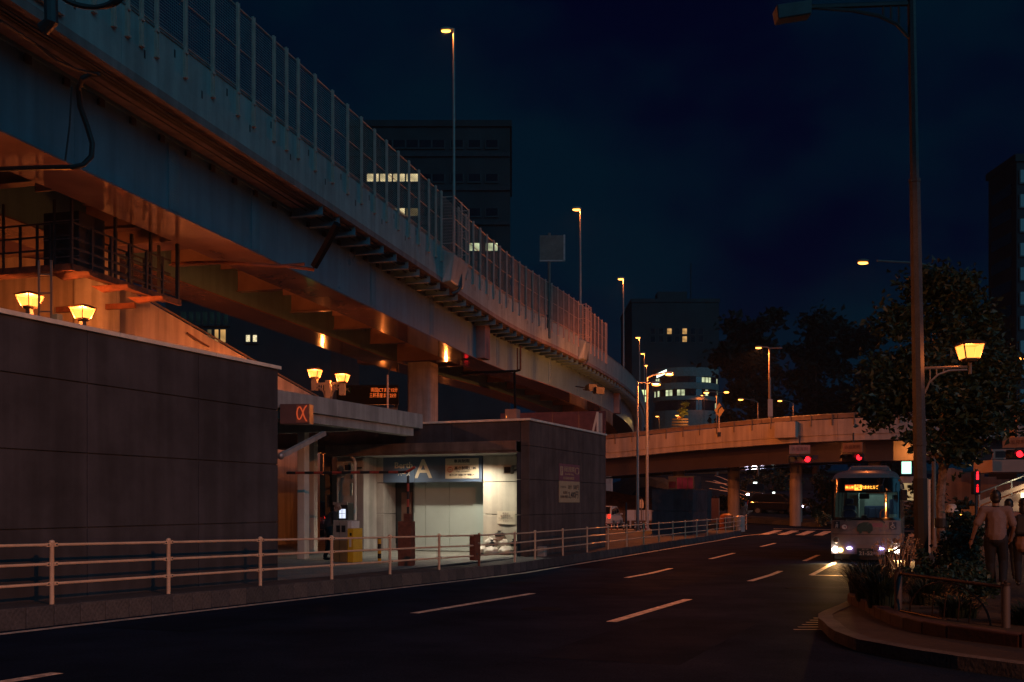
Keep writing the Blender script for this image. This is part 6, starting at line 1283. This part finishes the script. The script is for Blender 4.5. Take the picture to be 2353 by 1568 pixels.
# ================================================================== people
skin = mat('skin', (.20, .12, .085), .55, var=.08); hair = mat('hair', (.010, .009, .009), .5, bump=.4); hairg = mat('hair_grey', (.16, .14, .13), .6)
def remesh(o, v):
    m_ = o.modifiers.new('remesh', 'REMESH'); m_.mode = 'VOXEL'; m_.voxel_size = v; m_.use_smooth_shade = True
    s_ = o.modifiers.new('smooth', 'SMOOTH'); s_.factor = .5; s_.iterations = 3
def person(label, loc, rz, h, shirt, pants, shoe, hairm, J={}, sleeve=.5, fem=False, bald=False, lean=0, tuck=True):
    k = h/1.72; t = thing('person', label, 'person', loc, rz)
    P = dict(pel=(0, 0, .95), wst=(0, .0, 1.06), chs=(0, .0, 1.28), nck=(0, .0, 1.46), hd=(0, .02, 1.60), ls=(-.185, 0, 1.39), rs=(.185, 0, 1.39), le=(-.26, -.02, 1.12), re=(.26, -.02, 1.12), lh=(-.30, .03, .88), rh=(.30, .03, .88),
             lhp=(-.09, 0, .92), rhp=(.09, 0, .92), lk=(-.10, .05, .50), rk=(.10, .02, .50), la=(-.10, .0, .09), ra=(.10, -.05, .09)); P.update(J); P = {a: Vector(b)*k for a, b in P.items()}
    sw = .92 if fem else 1.0
    b = MB(); b.cap(P['pel'], P['wst'], .13*k, .115*k*sw); b.cap(P['wst'], P['chs'], .115*k*sw, .135*k*sw); b.cap(P['chs'], P['nck'], .12*k*sw, .055*k); b.cap(P['nck'], P['hd'], .052*k, .07*k); b.cap(P['ls'], P['rs'], .065*k, .065*k)
    c = P['hd']; b.ball(c+Vector((0, .0, .02*k)), (.078*k, .096*k, .112*k), 16, 12); b.ball(c+Vector((0, .055*k, -.045*k)), (.055*k, .05*k, .06*k)); b.cap(c+Vector((0, .095*k, .02*k)), c+Vector((0, .115*k, -.02*k)), .010*k, .015*k, 8); b.ball(c+Vector((0, .10*k, -.055*k)), (.022*k, .012*k, .010*k))
    for s in (-1, 1): b.ball(c+Vector((s*.08*k, 0, 0)), (.012*k, .022*k, .032*k)); b.ball(c+Vector((s*.03*k, .088*k, .02*k)), (.013*k, .008*k, .008*k))
    for s in 'lr':
        b.cap(P[s+'s'], P[s+'e'], .052*k, .040*k); b.cap(P[s+'e'], P[s+'h'], .040*k, .027*k)
        d = (P[s+'h']-P[s+'e']).normalized(); hp = P[s+'h']; sx = -1 if s == 'l' else 1; fw_ = Vector((0, 1, 0)); pal = hp+d*.055*k; b.cap(hp, pal, .026*k, .034*k)
        for i in range(4):
            o_ = fw_*((i-1.5)*.019*k); ln = (.062, .075, .072, .055)[i]*k; m1_ = pal+d*.025*k+o_; m2_ = m1_+d*ln*.55+Vector((-sx*.008*k, 0, 0)); m3_ = m2_+d*ln*.5+Vector((-sx*.016*k, .004, 0)); b.cap(m1_, m2_, .0095*k, .009*k, 6); b.cap(m2_, m3_, .009*k, .0075*k, 6)
        th0 = hp+d*.02*k+fw_*.025*k; th1 = th0+d*.03*k+fw_*.025*k; b.cap(th0, th1, .012*k, .010*k, 6); b.cap(th1, th1+d*.03*k, .010*k, .008*k, 6)
        b.cap(P[s+'hp'], P[s+'k'], .082*k, .056*k); b.cap(P[s+'k'], P[s+'a'], .052*k, .036*k); b.cap(P[s+'a'], P[s+'a']+Vector((0, .13*k, -.05*k)), .036*k, .028*k)
    o = b.build('body', skin, t); remesh(o, .0095)
    q = MB(); q.cap(P['pel']+Vector((0, 0, (.03 if tuck else -.10)*k)), P['wst'], (.170 if tuck else .178)*k, .168*k*sw); q.cap(P['wst'], P['chs'], .168*k*sw, .166*k*sw); q.cap(P['chs'], P['nck']-Vector((0, 0, .04*k)), .15*k*sw, .07*k); q.cap(P['ls'], P['rs'], .084*k, .084*k)
    for s in 'lr':
        q.cap(P[s+'s'], P[s+'s'].lerp(P[s+'e'], min(1, sleeve*1.6)), .074*k, .072*k)
        if sleeve > .62: q.cap(P[s+'e'], P[s+'e'].lerp(P[s+'h'], (sleeve-.6)*2.4), .055*k, .045*k)
    o = q.build('shirt', shirt, t); remesh(o, .014)
    q = MB(); q.cap(P['pel']-Vector((0, 0, .02*k)), P['pel']+Vector((0, 0, .07*k)), .155*k, .142*k)
    for s in 'lr': q.cap(P[s+'hp'], P[s+'k'], .104*k, .078*k); q.cap(P[s+'k'], P[s+'a']+Vector((0, 0, .02*k)), .076*k, .062*k)
    o = q.build('trousers', pants, t); remesh(o, .014)
    for s in 'lr': q = MB(); a = P[s+'a']; q.cap(a+Vector((0, -.02*k, -.045*k)), a+Vector((0, .17*k, -.055*k)), .043*k, .036*k); o = q.build('shoe', shoe, t); remesh(o, .01)
    if hairm:
        q = MB(); q.ball(c+Vector((0, -.012*k, .038*k)), (.088*k, .100*k, .108*k), 18, 12)
        if not bald: q.ball(c+Vector((0, -.05*k, -.02*k)), (.078*k, .055*k, .075*k), 14, 10)
        if fem: q.ball(c+Vector((0, -.06*k, -.10*k)), (.085*k, .055*k, .13*k), 14, 10)
        o = q.build('hair', hairm, t); remesh(o, .012)
    return t, P
shirtb = mat('shirt_beige', (.17, .125, .12), .85, var=.12, bump=.3, scale=10); trd = mat('trousers_dark', (.007, .007, .010), .85, bump=.2); shoed = mat('shoe_black', (.012, .011, .011), .35)
def stand(u, d): c = at(u, 1300, d); return (c.x, c.y, rz_(c.x, c.y)+.0)
WA_ = -R(24)
t, P = person('man in a beige short-sleeved shirt and dark trousers walking away, nearest of the walkers', stand(2288, 17.2), WA_, 1.76, shirtb, trd, shoed, hair, dict(le=(-.30, -.05, 1.13), lh=(-.37, .02, .88), re=(.27, .02, 1.12), rh=(.24, .16, .93), lk=(-.08, .10, .50), la=(-.05, -.02, .09), rk=(.12, .12, .52), ra=(.10, -.22, .20)))
q = MB(); q.tube([(P['lh'].x+.03*math.cos(a), P['lh'].y+.03*math.sin(a), P['lh'].z+.02) for a in [i*.628 for i in range(10)]], .009, 5, True); q.build('wristwatch', shoed, t); MB().tube([(P['nck'].x+.07*math.cos(a), P['nck'].y+.065*math.sin(a), P['nck'].z+.0) for a in [i*.524 for i in range(12)]], .010, 5, True).build('collar_strap', shoed, t)
t, P = person('person in dark top half hidden between the beige-shirted man and the woman at the edge', stand(2318, 20.5), WA_, 1.70, mat('shirt_brown', (.12, .08, .07), .85, bump=.3), trd, shoed, hair, dict(lk=(-.1, .12, .5), ra=(.1, -.2, .16)))
t, P = person('woman with long black hair in a pale top walking at the right picture edge', stand(2352, 18.4), WA_, 1.66, mat('top_rose', (.26, .16, .14), .85, bump=.3), trd, shoed, hair, dict(rk=(.1, .12, .5), la=(-.1, -.18, .15)), fem=True, tuck=False)
q = MB(); q.hexa([(-.17, -.30, 1.0), (.17, -.30, 1.0), (.15, -.14, 1.0), (-.15, -.14, 1.0)], [(-.15, -.28, 1.36), (.15, -.28, 1.36), (.13, -.12, 1.38), (-.13, -.12, 1.38)]); q.build('backpack', mat('bag_black', (.012, .012, .014), .7), t, bev=.05)
cw = stand(2187, 24.5)
t, P = person('woman in a white bucket hat and dark top carrying a pale shoulder bag', cw, R(-20), 1.62, mat('top_dark_green', (.03, .05, .045), .85, bump=.2), mat('trousers_pale', (.30, .30, .26), .8, var=.4, scale=14), shoed, hair, dict(le=(-.30, -.04, 1.13), lh=(-.28, .08, .95)), fem=True, tuck=False, sleeve=.35)
hd_ = P['hd']; hatm = mat('hat_white', (.58, .54, .48), .8, bump=.2); q = MB(); q.lathe([(.165, -.02), (.17, .0), (.115, .075), (.105, .15), (.06, .185), (.01, .19)], 20); q.build('bucket_hat', hatm, t, hd_, smooth=True)
q = MB(); q.hexa([(-.36, -.12, .70), (-.20, -.22, .70), (-.16, -.12, .70), (-.32, -.02, .70)], [(-.34, -.12, 1.02), (-.20, -.20, 1.02), (-.17, -.12, 1.02), (-.31, -.04, 1.02)]); q.build('shoulder_bag', mat('bag_cream', (.50, .46, .38), .8), t, bev=.02); MB().tube([(-.30, -.08, 1.0), (-.20, -.04, 1.42), (-.19, -.18, 1.0)], .012, 5).build('bag_strap', MATS['bag_cream'], t)
c = at(757, 1286, 28.3); t, P = person('bald attendant in dark clothes leaning toward the barrier cabinet', (c.x, c.y, FZ), R(-72), 1.66, mat('uniform_navy', (.012, .014, .02), .85), trd, shoed, None, dict(chs=(0, .10, 1.26), nck=(0, .17, 1.42), hd=(0, .24, 1.55), ls=(-.18, .12, 1.35), rs=(.18, .12, 1.35), le=(-.24, .02, 1.08), lh=(-.24, .0, .84), re=(.25, .12, 1.08), rh=(.24, .25, .92), lk=(-.1, .06, .5), rk=(.1, .0, .5), la=(-.1, .12, .09), ra=(.1, -.14, .09)))
# ---- inside the car park: lantern, no-parking disc, signs
p_ = at(705, 1082, 38); t = thing('no_parking_sign', 'round blue and red no parking sign behind the pale column', 'sign', p_, 0); MB().cyl((0, 0, 0), (0, .03, 0), .30, n=24).build('red_rim', redm, t); MB().cyl((0, -.005, 0), (0, .0, 0), .23, n=24).build('blue_disc', mat('disc_blue', (.03, .10, .25), .5), t); MB().box(-.26, .26, -.012, -.006, -.04, .04).build('red_bar', redm, t).rotation_euler = (0, R(45), 0); MB().cyl((0, .05, -2.6), (0, .05, .3), .04, n=8).build('post', galv, t)
p_ = at(673, 1058, 48); t = thing('lit_notice_panel', 'pale lit panel glimpsed deep left inside the car park', 'panel', p_, 0); MB().box(-.35, .35, 0, .08, -.4, .4).build('panel', room('warm_panel', (1, .85, .5), .8), t); MB().cyl((0, .1, -4.5), (0, .1, -.4), .05, n=8).build('post', dark, t)
for u, v, d, m_, lab in ((715, 1125, 60, 'sg', 'tiny green light above the car in the car park'), ):
    t = thing('green_beacon', lab, 'light', at(u, v, d), 0); MB().ball((0, 0, 0), (.25, .2, .18)).build('lens', glow('beacon_green', (.2, 1, .25), 1.2), t); MB().cyl((0, 0, -4), (0, 0, -.1), .04, n=6).build('post', dark, t)
bw = thing('car_park_back_wall', 'dim concrete back wall closing the car park entrance', 'wall'); 
for k in range(5): q = MB(L); q.box(-40+k*4.2, -35.9+k*4.2, 52, 52.3, FZ, 3.4); q.build('wall_panel', conc, bw)
# ================================================================== lettering becomes plain mesh
bpy.context.view_layer.update(); dg_ = bpy.context.evaluated_depsgraph_get()
for o in TEXTS:
    me = bpy.data.meshes.new_from_object(o.evaluated_get(dg_)); n_ = bpy.data.objects.new(o.name, me); nm = o.name
    n_.parent = o.parent; n_.location = o.location; n_.rotation_euler = o.rotation_euler; n_.scale = o.scale; C.objects.link(n_); bpy.data.objects.remove(o); n_.name = nm
# ================================================================== thin haze volume, added to draw halos round the lamps
hz_ = MB(); hz_.box(-320, 320, -70, 420, -9, 62); ho = hz_.build('haze', None); pset(ho, kind='stuff')
hm_ = bpy.data.materials.new('halo_haze'); hm_.use_nodes = True; hn = hm_.node_tree.nodes; hn.remove(hn['Principled BSDF'])
pv = hn.new('ShaderNodeVolumePrincipled'); pv.inputs['Color'].default_value = (.62, .80, 1, 1); pv.inputs['Density'].default_value = .0002; pv.inputs['Anisotropy'].default_value = .0
hm_.node_tree.links.new(pv.outputs[0], hn['Material Output'].inputs['Volume']); ho.data.materials.append(hm_)
S.cycles.volume_bounces = 0
